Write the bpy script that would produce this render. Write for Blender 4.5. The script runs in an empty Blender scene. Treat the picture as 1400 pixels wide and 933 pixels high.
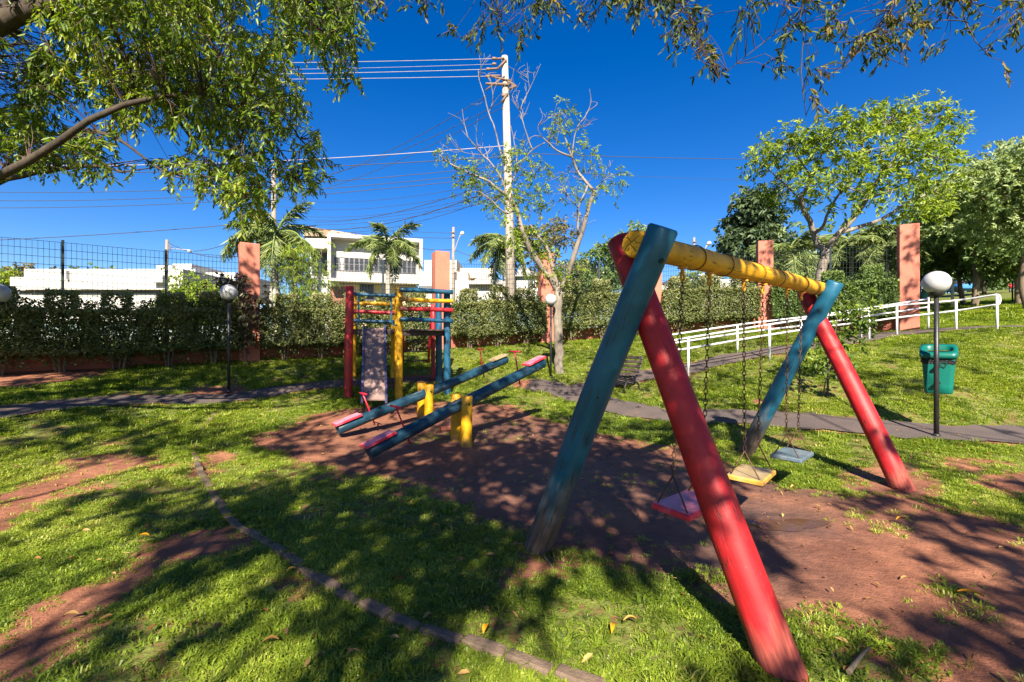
import bpy, math, random
import numpy as np
from mathutils import Vector, Matrix, Quaternion

SC = bpy.context.scene
COL = SC.collection
F = 622.0            # focal length in photo pixels (1400 wide), 16 mm on 36 mm
CAMZ = 1.5
R = math.radians
random.seed(7)
RNG = np.random.default_rng(11)

# ------------------------------------------------------------------ camera, sky, sun
cam_d = bpy.data.cameras.new('camera')
cam_d.sensor_width = 36.0
cam_d.lens = 16.0
cam_d.clip_end = 3000
cam_d.clip_start = 0.05
cam = bpy.data.objects.new('camera', cam_d)
COL.objects.link(cam)
cam.location = (0, 0, CAMZ)
cam.rotation_euler = (R(90), 0, 0)
SC.camera = cam

SUN_EL, SUN_AZ = 38.0, 181.0      # azimuth clockwise from +Y: the sun stands behind the camera
wd = bpy.data.worlds.new('World')
SC.world = wd
wd.use_nodes = True
_nt = wd.node_tree
_sky = _nt.nodes.new('ShaderNodeTexSky')
_sky.sky_type = 'NISHITA'
_sky.sun_disc = False
_sky.sun_elevation = R(SUN_EL)
_sky.sun_rotation = R(SUN_AZ)
_sky.altitude = 800
_sky.air_density = 1.0
_sky.dust_density = 1.0
_sky.ozone_density = 3.5
_hs = _nt.nodes.new('ShaderNodeHueSaturation')
_hs.inputs['Saturation'].default_value = 1.40
_hs.inputs['Value'].default_value = 0.50
_hs.inputs['Hue'].default_value = 0.513
_nt.links.new(_sky.outputs[0], _hs.inputs['Color'])
_nt.links.new(_hs.outputs[0], _nt.nodes['Background'].inputs[0])
_nt.nodes['Background'].inputs[1].default_value = 0.108

sun_d = bpy.data.lights.new('sun', 'SUN')
sun_d.energy = 5.0
sun_d.angle = R(0.55)
sun_d.color = (1.0, 0.91, 0.74)
sun = bpy.data.objects.new('sun', sun_d)
COL.objects.link(sun)
_az = R(SUN_AZ)
SUNV = Vector((math.sin(_az) * math.cos(R(SUN_EL)), math.cos(_az) * math.cos(R(SUN_EL)), math.sin(R(SUN_EL))))
sun.location = SUNV * 60
sun.rotation_euler = (-SUNV).to_track_quat('-Z', 'Y').to_euler()

SC.view_settings.view_transform = 'Standard'
SC.view_settings.look = 'None'
SC.view_settings.exposure = 1.72
SC.view_settings.gamma = 1.0
SC.cycles.max_bounces = 8
SC.cycles.diffuse_bounces = 5
SC.cycles.transparent_max_bounces = 8
SC.cycles.use_denoising = True

# ------------------------------------------------------------------ small maths
def hash2(ix, iy, s):
    n = np.sin(ix * 127.1 + iy * 311.7 + s * 74.7) * 43758.5453
    return n - np.floor(n)
def vnoise(x, y, s=0.0):
    x = np.asarray(x, float); y = np.asarray(y, float)
    ix = np.floor(x); iy = np.floor(y); fx = x - ix; fy = y - iy
    fx = fx * fx * (3 - 2 * fx); fy = fy * fy * (3 - 2 * fy)
    a = hash2(ix, iy, s); b = hash2(ix + 1, iy, s); c = hash2(ix, iy + 1, s); d = hash2(ix + 1, iy + 1, s)
    return (a * (1 - fx) + b * fx) * (1 - fy) + (c * (1 - fx) + d * fx) * fy
def fbm(x, y, s=0.0, o=3):
    t = 0; a = 1; w = 0
    for k in range(o):
        t = t + a * vnoise(np.asarray(x) * 2 ** k, np.asarray(y) * 2 ** k, s + k * 3.1); w += a; a *= .5
    return t / w
def sstep(a, b, x):
    t = np.clip((x - a) / (b - a), 0, 1); return t * t * (3 - 2 * t)

# ------------------------------------------------------------------ the lie of the land
CP = np.array([
 (0,2,0),(-1.5,2,-.03),(1.5,2,0),(3,3,0),(4.5,3.5,.02),(0,4,0),(2,5,0),(3.1,6.06,0),(4,4.62,.03),(-.7,6.4,0),(-2,6,0),(0,7.6,.08),
 (5.64,6.05,.23),(2.8,10.25,.33),(-3.3,9.5,.3),(-1.4,9.5,.28),(1.05,11.9,.52),(-5.75,9.25,.43),(-2.5,3.2,-.06),(-4,5,-.02),(-4,3,-.06),
 (-6,6,.15),(-7.05,7.05,.4),(-9,8,.7),(-10.2,9.1,.89),(-6.97,12.04,1.04),(-2.29,14.4,1.29),(1.14,15.8,1.5),(5,16.2,1.75),(8.74,15.8,1.93),
 (11.98,13.8,1.79),(4.18,10.8,.68),(6.11,10.8,1.05),(9.89,12.6,1.52),(10.8,12.8,1.66),(12.1,12.4,1.77),(12.47,11.7,1.8),(4.7,12.1,1.0),(12.2,13.3,1.84),
 (7.2,9,.9),(10.5,9,1.1),(3.5,8.2,.15),(6.3,6.3,.22),(8.5,6.6,.3),(9,4,.2),(.72,11.2,.35),(13,8,1.0),(16,12,1.9),(16,15,2.1),(18,18,2.5),(29,30,3.95),(43,45,6.0),(20,30,3.2),(14,20,2.3),
 (0,20,1.3),(0,40,1.5),(-10,25,1.1),(-20,15,.9),(-30,40,1.0),(10,25,1.9),(0,100,2),(-80,80,1),(60,100,9),(-20,0,.2),(0,-15,-.1),(20,0,.4),(20,-15,.2),(-20,-15,-.1),
 (-300,300,2),(0,400,2),(300,300,10),(-300,-50,0),(300,-50,3),(0,-80,0)], float)
def _tps(r2):
    return 0.5 * r2 * np.log(r2 + 1e-9)
_n = len(CP)
_A = np.zeros((_n + 3, _n + 3))
_d2 = ((CP[:, None, :2] - CP[None, :, :2]) ** 2).sum(-1)
_A[:_n, :_n] = _tps(_d2) + np.eye(_n) * 0.6
_A[:_n, _n] = 1; _A[:_n, _n + 1:] = CP[:, :2]
_A[_n, :_n] = 1; _A[_n + 1:, :_n] = CP[:, :2].T
_W = np.linalg.solve(_A, np.concatenate([CP[:, 2], np.zeros(3)]))
def gz(x, y):
    x = np.asarray(x, float); y = np.asarray(y, float)
    sh = x.shape; x = x.ravel(); y = y.ravel()
    out = _W[_n] + _W[_n + 1] * x + _W[_n + 2] * y
    for k in range(_n):
        out = out + _W[k] * _tps((x - CP[k, 0]) ** 2 + (y - CP[k, 1]) ** 2)
    return out.reshape(sh)
def g1(x, y):
    return float(gz(np.array([x]), np.array([y]))[0])
def W(px, py, d):                        # a photo pixel at a given distance
    return Vector(((px - 700) / F * d, d, CAMZ - (py - 466.5) / F * d))
def gp(px, py, d0=1.2, d1=60.0):         # where the line of sight meets the ground
    t = np.concatenate([np.arange(d0, 20, .01), np.arange(20, d1, .1)])
    x = (px - 700) / F * t; z = CAMZ - (py - 466.5) / F * t
    below = np.nonzero(z <= gz(x, t))[0]
    k = below[0] if len(below) else len(t) - 1
    return Vector((x[k], t[k], float(gz(x[k:k+1], t[k:k+1])[0])))

# ------------------------------------------------------------------ object helpers
def props(o, label=None, cat=None, group=None, kind=None):
    if label: o['label'] = label
    if cat: o['category'] = cat
    if group: o['group'] = group
    if kind: o['kind'] = kind
    return o
def thing(name, label, cat, loc=(0, 0, 0), group=None, rotz=0.0):
    o = bpy.data.objects.new(name, None)
    o.empty_display_size = .1
    COL.objects.link(o)
    o.location = loc; o.rotation_euler = (0, 0, rotz)
    props(o, label, cat, group)
    return o
def wmat(o):
    if o is None: return Matrix.Identity(4)
    return wmat(o.parent) @ Matrix.LocRotScale(o.location, o.rotation_euler, o.scale)
def link(name, me, mat=None, parent=None, M=None):
    o = bpy.data.objects.new(name, me)
    COL.objects.link(o)
    if mat is not None and not me.materials: me.materials.append(mat)
    M = Matrix.Identity(4) if M is None else M
    if parent is not None:
        o.parent = parent
        M = wmat(parent).inverted() @ M
    l, q, s = M.decompose()
    o.location = l; o.rotation_euler = q.to_euler(); o.scale = s
    return o
def np_mesh(name, V, Fq, tint=None, smooth=False, tintname='tint'):
    me = bpy.data.meshes.new(name)
    V = np.asarray(V, np.float32); Fq = np.asarray(Fq, np.int32)
    n, k = Fq.shape
    me.vertices.add(len(V)); me.vertices.foreach_set('co', V.ravel())
    me.loops.add(n * k); me.loops.foreach_set('vertex_index', Fq.ravel())
    me.polygons.add(n)
    me.polygons.foreach_set('loop_start', np.arange(0, n * k, k, dtype=np.int32))
    me.polygons.foreach_set('loop_total', np.full(n, k, np.int32))
    if smooth: me.polygons.foreach_set('use_smooth', np.ones(n, bool))
    if tint is not None:
        a = me.attributes.new(tintname, 'FLOAT', 'POINT'); a.data.foreach_set('value', np.asarray(tint, np.float32))
    me.update(calc_edges=True)
    return me

class MB:
    def __init__(s): s.v = []; s.f = []; s.s = []
    def quad(s, *p, smooth=False):
        b = len(s.v); s.v += [tuple(q) for q in p]; s.f.append(tuple(range(b, b + len(p)))); s.s.append(smooth)
    def box(s, c, d, M=None, bev=0.0):
        x, y, z = d[0] / 2, d[1] / 2, d[2] / 2
        c = Vector(c); M = M or Matrix.Identity(3)
        b = len(s.v)
        if bev <= 0:
            for sx in (-1, 1):
                for sy in (-1, 1):
                    for sz in (-1, 1): s.v.append(tuple(c + M @ Vector((sx * x, sy * y, sz * z))))
            for f in ((0,1,3,2),(4,6,7,5),(0,4,5,1),(2,3,7,6),(0,2,6,4),(1,5,7,3)):
                s.f.append(tuple(b + i for i in f)); s.s.append(False)
        else:
            e = min(bev, x * .9, y * .9, z * .9)
            idx = {}
            for sx in (-1, 1):
                for sy in (-1, 1):
                    for sz in (-1, 1):
                        for ax in range(3):
                            p = [sx * x, sy * y, sz * z]
                            for a in range(3):
                                if a != ax: p[a] -= (sx, sy, sz)[a] * e
                            idx[(sx, sy, sz, ax)] = len(s.v); s.v.append(tuple(c + M @ Vector(p)))
            def F_(*k): s.f.append(tuple(idx[q] for q in k)); s.s.append(False)
            for sg in (-1, 1):
                o = [(-1,-1),(1,-1),(1,1),(-1,1)]
                if sg < 0: o = o[::-1]
                F_(*[(sg, a, b_, 0) for a, b_ in o]); F_(*[(b_, sg, a, 1) for a, b_ in o]); F_(*[(a, b_, sg, 2) for a, b_ in o])
            for a in (-1, 1):
                for b_ in (-1, 1):
                    F_((a,b_,-1,0),(a,b_,-1,1),(a,b_,1,1),(a,b_,1,0)); F_((a,-1,b_,0),(a,-1,b_,2),(a,1,b_,2),(a,1,b_,0)); F_((-1,a,b_,1),(-1,a,b_,2),(1,a,b_,2),(1,a,b_,1))
                    for c_ in (-1, 1): F_((a,b_,c_,0),(a,b_,c_,1),(a,b_,c_,2))
    def tube(s, pts, rad, n=8, cap=True, smooth=True, wob=0.0, seed=0):
        pts = [Vector(p) for p in pts]
        if not hasattr(rad, '__len__'): rad = [rad] * len(pts)
        b = len(s.v); prev = None
        for i, p in enumerate(pts):
            t = (pts[min(i + 1, len(pts) - 1)] - pts[max(i - 1, 0)])
            t = t.normalized() if t.length > 1e-9 else Vector((0, 0, 1))
            if prev is None:
                a = Vector((0, 0, 1)) if abs(t.z) < .9 else Vector((1, 0, 0))
                u = t.cross(a).normalized()
            else:
                u = (prev - t * prev.dot(t)).normalized()
            prev = u; w = t.cross(u)
            for k in range(n):
                th = 2 * math.pi * k / n
                r = rad[i]
                if wob: r *= 1 + wob * math.sin(3 * th + i * 1.7 + seed) * math.cos(i * .9 + seed * 2 + k)
                s.v.append(tuple(p + (u * math.cos(th) + w * math.sin(th)) * r))
        for i in range(len(pts) - 1):
            for k in range(n):
                k2 = (k + 1) % n
                s.f.append((b + i * n + k, b + i * n + k2, b + (i + 1) * n + k2, b + (i + 1) * n + k)); s.s.append(smooth)
        if cap and n > 2:
            s.f.append(tuple(b + k for k in range(n))[::-1]); s.s.append(False)
            e = b + (len(pts) - 1) * n
            s.f.append(tuple(e + k for k in range(n))); s.s.append(False)
    def lathe(s, prof, n=24, c=(0, 0, 0), smooth=True):
        b = len(s.v); c = Vector(c)
        for r, z in prof:
            for k in range(n):
                th = 2 * math.pi * k / n
                s.v.append((c.x + r * math.cos(th), c.y + r * math.sin(th), c.z + z))
        for i in range(len(prof) - 1):
            for k in range(n):
                k2 = (k + 1) % n
                s.f.append((b + i * n + k, b + i * n + k2, b + (i + 1) * n + k2, b + (i + 1) * n + k)); s.s.append(smooth)
        s.f.append(tuple(b + k for k in range(n))[::-1]); s.s.append(False)
        e = b + (len(prof) - 1) * n
        s.f.append(tuple(e + k for k in range(n))); s.s.append(False)
    def mesh(s, name):
        me = bpy.data.meshes.new(name)
        me.from_pydata(s.v, [], s.f)
        me.polygons.foreach_set('use_smooth', np.array(s.s, bool))
        me.update()
        return me
    def build(s, name, mat, parent=None, M=None):
        """vertices are in world space when M is None and get moved into the parent's space"""
        me = s.mesh(name)
        if M is None:
            P = wmat(parent)
            me.transform(P.inverted())
            o = link(name, me, mat)
            if parent is not None: o.parent = parent
            return o
        return link(name, me, mat, parent, M)

# ------------------------------------------------------------------ leaves
def unit(a):
    return a / (np.linalg.norm(a, axis=-1, keepdims=True) + 1e-9)
def leaf_arrays(B, D, N, L, Wd, tint, curl=.12):
    """B base, D direction, N normal; six vertices and two folded quads per leaf"""
    n = len(B); D = unit(D); S = unit(np.cross(D, N)); N = unit(np.cross(S, D))
    L = np.broadcast_to(L, n)[:, None]; Wd = np.broadcast_to(Wd, n)[:, None]
    f = Wd * .18
    V = np.empty((n, 6, 3))
    V[:, 0] = B
    V[:, 1] = B + D * L * .28 + S * Wd * .42 + N * f
    V[:, 2] = B + D * L * .62 + S * Wd * .42 + N * (f - L * curl * .4)
    V[:, 3] = B + D * L - N * L * curl
    V[:, 4] = B + D * L * .62 - S * Wd * .42 + N * (f - L * curl * .4)
    V[:, 5] = B + D * L * .28 - S * Wd * .42 + N * f
    k = (np.arange(n) * 6)[:, None]
    Q = np.concatenate([k + np.array([[0, 1, 2, 3]]), k + np.array([[0, 3, 4, 5]])], 0)
    return V.reshape(-1, 3), Q, np.repeat(np.broadcast_to(tint, n), 6)
def leaf_mesh(name, B, D, N, L, Wd, tint, curl=.12):
    V, Q, t = leaf_arrays(B, D, N, L, Wd, tint, curl)
    return np_mesh(name, V, Q, t)
def sprigs(P, D, nl, stem, L, Wd, droop, tint, rng, lrand=.3, trand=.14, nb=(.95, (0, -.2, .45))):
    """P, D (k,3): sprig starts and stem directions; returns leaf arrays"""
    k = len(P); D = unit(D)
    t = (np.arange(nl)[None, :] + rng.random((k, nl))) / nl
    stem = np.broadcast_to(stem, k)
    B = P[:, None] + D[:, None] * (stem[:, None] * t)[..., None]
    B[..., 2] -= (t ** 2) * stem[:, None] * droop * .35
    rnd = unit(rng.normal(size=(k, nl, 3)))
    out = unit(rnd - D[:, None] * (rnd * D[:, None]).sum(-1, keepdims=True))
    d = unit(D[:, None] * .45 + out * .8 + np.array([0, 0, -droop]))
    nrm = unit(rng.normal(size=(k, nl, 3)) * nb[0] + np.array(nb[1]))
    Ls = L * (1 - lrand + 2 * lrand * rng.random((k, nl)))
    tt = np.clip(np.broadcast_to(tint, k)[:, None] + rng.normal(size=(k, nl)) * trand, 0, 1)
    return B.reshape(-1, 3), d.reshape(-1, 3), nrm.reshape(-1, 3), Ls.ravel(), (Ls * Wd / L).ravel(), tt.ravel()
# ------------------------------------------------------------------ materials
def new_mat(name):
    m = bpy.data.materials.new(name); m.use_nodes = True
    nt = m.node_tree
    return m, nt, nt.nodes['Principled BSDF']
def nd(nt, t, **kw):
    n = nt.nodes.new(t)
    for k, v in kw.items():
        if k.startswith('i_'):
            key = k[2:]
            key = int(key) if key.isdigit() else key.replace('_', ' ')
            n.inputs[key].default_value = v
        else: setattr(n, k, v)
    return n
def ramp(nt, src, stops):
    r = nt.nodes.new('ShaderNodeValToRGB')
    e = r.color_ramp.elements
    while len(e) < len(stops): e.new(.5)
    for i, (p, c) in enumerate(stops):
        e[i].position = p; e[i].color = (*c, 1) if len(c) == 3 else c
    nt.links.new(src, r.inputs[0])
    return r
def noise(nt, co, scale, detail=4, rough=.55, vec=None):
    n = nd(nt, 'ShaderNodeTexNoise'); n.inputs['Scale'].default_value = scale; n.inputs['Detail'].default_value = detail; n.inputs['Roughness'].default_value = rough
    if vec is not None:
        m = nd(nt, 'ShaderNodeMapping'); m.inputs['Scale'].default_value = vec
        nt.links.new(co, m.inputs[0]); co = m.outputs[0]
    nt.links.new(co, n.inputs['Vector'])
    return n
def mixc(nt, fac, a, b, mode='MIX'):
    m = nd(nt, 'ShaderNodeMix', data_type='RGBA', blend_type=mode)
    for s, k in ((fac, 0), (a, 6), (b, 7)):
        if isinstance(s, (int, float)): m.inputs[k].default_value = s
        elif isinstance(s, tuple): m.inputs[k].default_value = (*s, 1)
        else: nt.links.new(s, m.inputs[k])
    return m.outputs[2]
def bump(nt, p, h, s, d=.01):
    b = nd(nt, 'ShaderNodeBump'); b.inputs['Strength'].default_value = s; b.inputs['Distance'].default_value = d
    nt.links.new(h, b.inputs['Height']); nt.links.new(b.outputs[0], p.inputs['Normal'])
    return b
def plain(name, col, rough=.6, var=.12, scale=6, metal=0.0, bmp=.15, spec=.4, dist=.004, stain=None, coord='Object'):
    m, nt, p = new_mat(name)
    co = nd(nt, 'ShaderNodeTexCoord').outputs[coord]
    n = noise(nt, co, scale, 6, .6); n2 = noise(nt, co, scale * 9, 4, .6)
    lo = tuple(c * (1 - var) for c in col); hi = tuple(min(1, c * (1 + var)) for c in col)
    r = ramp(nt, n.outputs[0], [(.3, lo), (.7, hi)])
    c = r.outputs[0]
    if stain:
        n3 = noise(nt, co, scale * .6, 8, .7, (1, 1, .35))
        f = ramp(nt, n3.outputs[0], [(.52, (0, 0, 0)), (.75, (1, 1, 1))])
        c = mixc(nt, f.outputs[0], c, stain)
    nt.links.new(c, p.inputs['Base Color'])
    p.inputs['Roughness'].default_value = rough; p.inputs['Metallic'].default_value = metal
    p.inputs['Specular IOR Level'].default_value = spec
    bump(nt, p, n2.outputs[0], bmp, dist)
    return m
def paintlog(name, col, wear=.25, base_wear=.0, wood=(.17, .14, .125), dark=(.02, .018, .016), rough=.42, L=2.4, scuff=(.5, .5, .5)):
    """painted round log: object Z runs along the log, cracks run with the grain"""
    m, nt, p = new_mat(name)
    tc = nd(nt, 'ShaderNodeTexCoord'); co = tc.outputs['Object']
    n1 = noise(nt, co, 3.2, 6, .65)
    lo = tuple(c * .62 for c in col); hi = tuple(min(1, c * 1.25 + .01) for c in col)
    c = ramp(nt, n1.outputs[0], [(.3, lo), (.72, hi)]).outputs[0]
    n4 = noise(nt, co, 7, 7, .7, (1.6, 1.6, .5))
    sc_ = ramp(nt, n4.outputs[0], [(.56, (0, 0, 0)), (.74, (1, 1, 1))])
    c = mixc(nt, mathn(nt, 'MULTIPLY', sc_.outputs[0], .3), c, tuple(.5 * a + .5 * b for a, b in zip(col, scuff)))
    # worn-through paint in long streaks
    n2 = noise(nt, co, 5.5, 8, .72, (2.6, 2.6, .45))
    thr = .74 - wear * .45
    w = ramp(nt, n2.outputs[0], [(thr, (0, 0, 0)), (thr + .07, (1, 1, 1))]).outputs[0]
    if base_wear > 0:
        sx = nd(nt, 'ShaderNodeSeparateXYZ'); nt.links.new(co, sx.inputs[0])
        mr = nd(nt, 'ShaderNodeMapRange'); mr.inputs[1].default_value = 0; mr.inputs[1].default_value = .12; mr.inputs[2].default_value = base_wear; mr.inputs[3].default_value = .62; mr.inputs[4].default_value = 0.0
        nt.links.new(sx.outputs[2], mr.inputs[0])
        ad = mathn(nt, 'ADD', n2.outputs[0], mr.outputs[0])
        w2 = ramp(nt, ad, [(.66, (0, 0, 0)), (.92, (1, 1, 1))]).outputs[0]
        w = mathn(nt, 'MAXIMUM', w, w2)
    wn = noise(nt, co, 20, 5, .6, (3, 3, .3))
    wc = ramp(nt, wn.outputs[0], [(.3, tuple(q * .55 for q in wood)), (.7, tuple(q * 1.35 for q in wood))]).outputs[0]
    c = mixc(nt, w, c, wc)
    n3 = noise(nt, co, 9, 3, .5, (3.2, 3.2, .16))
    cr = ramp(nt, n3.outputs[0], [(.474, (0, 0, 0)), (.493, (1, 1, 1)), (.507, (1, 1, 1)), (.526, (0, 0, 0))]).outputs[0]
    msk = ramp(nt, noise(nt, co, 4, 3, .5).outputs[0], [(.5, (0, 0, 0)), (.6, (1, 1, 1))]).outputs[0]
    crf = mathn(nt, 'MULTIPLY', cr, msk)
    c = mixc(nt, mathn(nt, 'MULTIPLY', crf, .8), c, dark)
    chn = noise(nt, co, 30, 6, .6, (1.3, 1.3, .8))
    chp = ramp(nt, chn.outputs[0], [(.665, (0, 0, 0)), (.69, (1, 1, 1))]).outputs[0]
    c = mixc(nt, mathn(nt, 'MULTIPLY', chp, .75), c, wc)
    kn = nd(nt, 'ShaderNodeTexVoronoi'); kn.inputs['Scale'].default_value = 3.3; nt.links.new(co, kn.inputs['Vector'])
    kf = ramp(nt, kn.outputs['Distance'], [(.035, (1, 1, 1)), (.075, (0, 0, 0))]).outputs[0]
    c = mixc(nt, mathn(nt, 'MULTIPLY', kf, .85), c, dark)
    gr = noise(nt, co, 2.2, 6, .65)
    c = mixc(nt, .55, c, ramp(nt, gr.outputs[0], [(.34, (.55, .52, .5)), (.6, (1.05, 1.05, 1.05))]).outputs[0], 'MULTIPLY')
    nt.links.new(c, p.inputs['Base Color'])
    rr = nd(nt, 'ShaderNodeMapRange'); rr.inputs[3].default_value = rough; rr.inputs[4].default_value = .8
    nt.links.new(w, rr.inputs[0]); nt.links.new(rr.outputs[0], p.inputs['Roughness']); p.inputs['Specular IOR Level'].default_value = .35
    h = mathn(nt, 'SUBTRACT', wn.outputs[0], mathn(nt, 'MULTIPLY', crf, 1.5))
    bump(nt, p, h, .35, .004)
    return m
def mathn(nt, op, a, b):
    m = nd(nt, 'ShaderNodeMath', operation=op)
    for i, s in enumerate((a, b)):
        if isinstance(s, (int, float)): m.inputs[i].default_value = s
        else: nt.links.new(s, m.inputs[i])
    return m.outputs[0]
def leafmat(name, cols, trans=.35, rough=.45, spec=.3, attr='tint', inst=False, tcol=None):
    m, nt, p = new_mat(name)
    a = nd(nt, 'ShaderNodeAttribute', attribute_name=attr)
    if inst: a.attribute_type = 'INSTANCER'
    n = len(cols)
    c = ramp(nt, a.outputs['Fac'], [(i / (n - 1), q) for i, q in enumerate(cols)]).outputs[0]
    nt.links.new(c, p.inputs['Base Color'])
    p.inputs['Roughness'].default_value = rough; p.inputs['Specular IOR Level'].default_value = spec
    tr = nd(nt, 'ShaderNodeBsdfTranslucent')
    tc = mixc(nt, 1.0, c, tcol or (1.5, 1.45, .6), 'MULTIPLY')
    nt.links.new(tc, tr.inputs[0])
    mx = nd(nt, 'ShaderNodeMixShader'); mx.inputs[0].default_value = trans
    nt.links.new(p.outputs[0], mx.inputs[1]); nt.links.new(tr.outputs[0], mx.inputs[2])
    nt.links.new(mx.outputs[0], nt.nodes['Material Output'].inputs[0])
    return m
def barkmat(name, col, col2, scale=5, stretch=.3, b=.5):
    m, nt, p = new_mat(name)
    co = nd(nt, 'ShaderNodeTexCoord').outputs['Object']
    n = noise(nt, co, scale, 7, .65, (1, 1, stretch)); n2 = noise(nt, co, scale * 6, 5, .6, (1, 1, stretch))
    c = ramp(nt, n.outputs[0], [(.32, col), (.66, col2)]).outputs[0]
    c = mixc(nt, .5, c, ramp(nt, n2.outputs[0], [(.3, (.4, .4, .4)), (.7, (1, 1, 1))]).outputs[0], 'MULTIPLY')
    nt.links.new(c, p.inputs['Base Color']); p.inputs['Roughness'].default_value = .85; p.inputs['Specular IOR Level'].default_value = .2
    bump(nt, p, n2.outputs[0], b, .012)
    return m

M = {}
# paints of the play logs
M['red'] = paintlog('red_paint', (.40, .007, .012), .10, .5, wood=(.30, .06, .045), rough=.52, scuff=(.70, .16, .20))
M['red2'] = paintlog('red_paint_dull', (.42, .012, .02), .15, .3, wood=(.25, .07, .06))
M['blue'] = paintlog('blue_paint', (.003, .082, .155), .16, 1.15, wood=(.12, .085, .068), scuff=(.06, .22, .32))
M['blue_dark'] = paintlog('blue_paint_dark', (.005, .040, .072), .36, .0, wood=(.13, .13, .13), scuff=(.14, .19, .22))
M['blue_rail'] = paintlog('blue_rail_paint', (.004, .070, .145), .12, .0)
M['yellow'] = paintlog('yellow_paint', (.72, .36, .004), .10, .4, wood=(.32, .17, .05), dark=(.06, .035, .01), rough=.5, scuff=(.75, .48, .10))
M['yellow_beam'] = paintlog('yellow_beam_paint', (.74, .35, .004), .20, .0, wood=(.26, .19, .10), dark=(.05, .025, .008), rough=.55, scuff=(.62, .36, .04))
M['seat_red'] = plain('worn_red_seat', (.62, .03, .05), .42, .2, 9, stain=(.55, .22, .30), bmp=.3)
M['seat_yellow'] = plain('worn_yellow_seat', (.48, .26, .045), .5, .2, 9, stain=(.50, .40, .24), bmp=.3)
M['seat_yellow_top'] = plain('rubbed_yellow_seat_top', (.29, .21, .11), .5, .25, 9, stain=(.32, .26, .17), bmp=.3)
M['seat_red_top'] = plain('rubbed_pink_seat_top', (.56, .16, .22), .45, .25, 9, stain=(.45, .28, .36), bmp=.3)
M['seat_grey'] = plain('worn_blue_grey_seat', (.085, .12, .15), .5, .25, 9, stain=(.19, .17, .15), bmp=.3)
M['deck'] = plain('dark_deck_wood', (.05, .033, .032), .7, .3, 8)
M['slide'] = plain('worn_slide_sheet', (.20, .13, .115), .5, .25, 5, metal=.0, stain=(.28, .17, .12), bmp=.25)
M['slide_rim'] = plain('slide_side_paint', (.07, .065, .14), .45, .25, 8)
M['rust'] = plain('rusty_steel', (.10, .055, .035), .65, .4, 20, metal=.6, bmp=.4)
M['band'] = plain('rusty_band', (.13, .06, .01), .6, .4, 20, metal=.3)
M['eye'] = plain('yellow_eye_bolt', (.45, .2, .01), .55, .4, 20)
M['redmetal'] = plain('red_painted_steel', (.42, .012, .03), .4, .2, 12)
M['bluemetal'] = plain('blue_painted_steel', (.01, .12, .22), .4, .2, 12)
M['black'] = plain('black_lamp_paint', (.018, .017, .018), .42, .3, 12, bmp=.2)
M['darkhole'] = plain('dark_bolt', (.012, .010, .010), .6, .2, 20)
M['bin'] = plain('green_bin_plastic', (.003, .115, .09), .35, .1, 5, bmp=.12)
M['binrim'] = plain('green_bin_rim', (.003, .10, .08), .38, .12, 6)
M['bag'] = plain('black_bag', (.010, .010, .012), .3, .3, 14, bmp=1.0, dist=.02)
M['mark'] = plain('dark_green_print', (.002, .05, .035), .5, .1, 9)
M['white_rail'] = plain('white_rail_paint', (.50, .50, .515), .4, .06, 8, stain=(.5, .46, .43))
M['benchwood'] = plain('dark_bench_slat', (.065, .048, .042), .55, .3, 14)
M['iron'] = plain('cast_iron', (.012, .011, .013), .5, .3, 12)
M['pillar'] = plain('salmon_wall_paint', (.41, .143, .10), .85, .14, 2.2, stain=(.30, .10, .072), bmp=.4, spec=.2)
M['wallred'] = plain('dark_red_wall_paint', (.27, .085, .058), .85, .2, 2.5, stain=(.13, .045, .035), bmp=.4, spec=.2)
M['fence'] = plain('fence_wire', (.035, .05, .055), .45, .15, 4, metal=.35)
M['white'] = plain('white_house_wall', (.43, .41, .39), .8, .05, 1.2, stain=(.37, .35, .32), bmp=.25, spec=.2)
M['cream'] = plain('cream_house_wall', (.66, .52, .36), .8, .06, 1.2, bmp=.25, spec=.2)
M['greywall'] = plain('grey_house_wall', (.45, .45, .46), .8, .08, 1.2, bmp=.25, spec=.2)
M['roof'] = plain('roof_sheet', (.33, .31, .31), .7, .15, 3)
M['brownwall'] = plain('brown_facade', (.20, .09, .05), .7, .25, 3)
M['frame'] = plain('window_frame', (.10, .10, .11), .5, .1, 5)
M['sign'] = plain('blue_sign', (.03, .16, .42), .5, .1, 5)
M['concrete'] = plain('pole_concrete', (.37, .315, .265), .85, .15, 3, stain=(.20, .165, .14), bmp=.4, spec=.2)
M['concrete_grey'] = plain('weathered_pole_concrete', (.22, .19, .165), .85, .15, 3, stain=(.13, .11, .095), bmp=.4, spec=.2)
M['wire'] = plain('cable', (.045, .04, .045), .6, .2, 3)
M['wire_pale'] = plain('bare_cable', (.38, .32, .30), .5, .2, 3)
M['arm'] = plain('pole_crossarm', (.16, .10, .07), .7, .3, 5)
M['curb'] = plain('edging_brick', (.15, .105, .075), .9, .4, 7, stain=(.06, .052, .032), bmp=.8, dist=.01, spec=.2)
M['stone'] = None
m, nt, p = new_mat('stone_cladding')
co = nd(nt, 'ShaderNodeTexCoord').outputs['Object']
vo = nd(nt, 'ShaderNodeTexVoronoi'); vo.inputs['Scale'].default_value = 2.2; nt.links.new(co, vo.inputs['Vector'])
c = ramp(nt, vo.outputs['Color'], [(.2, (.12, .08, .06)), (.5, (.26, .17, .12)), (.8, (.36, .27, .2))]).outputs[0]
nt.links.new(c, p.inputs['Base Color']); p.inputs['Roughness'].default_value = .9
M['stone'] = m
m, nt, p = new_mat('window_glass'); p.inputs['Base Color'].default_value = (.035, .036, .042, 1); p.inputs['Roughness'].default_value = .2; p.inputs['Specular IOR Level'].default_value = .35
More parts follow.
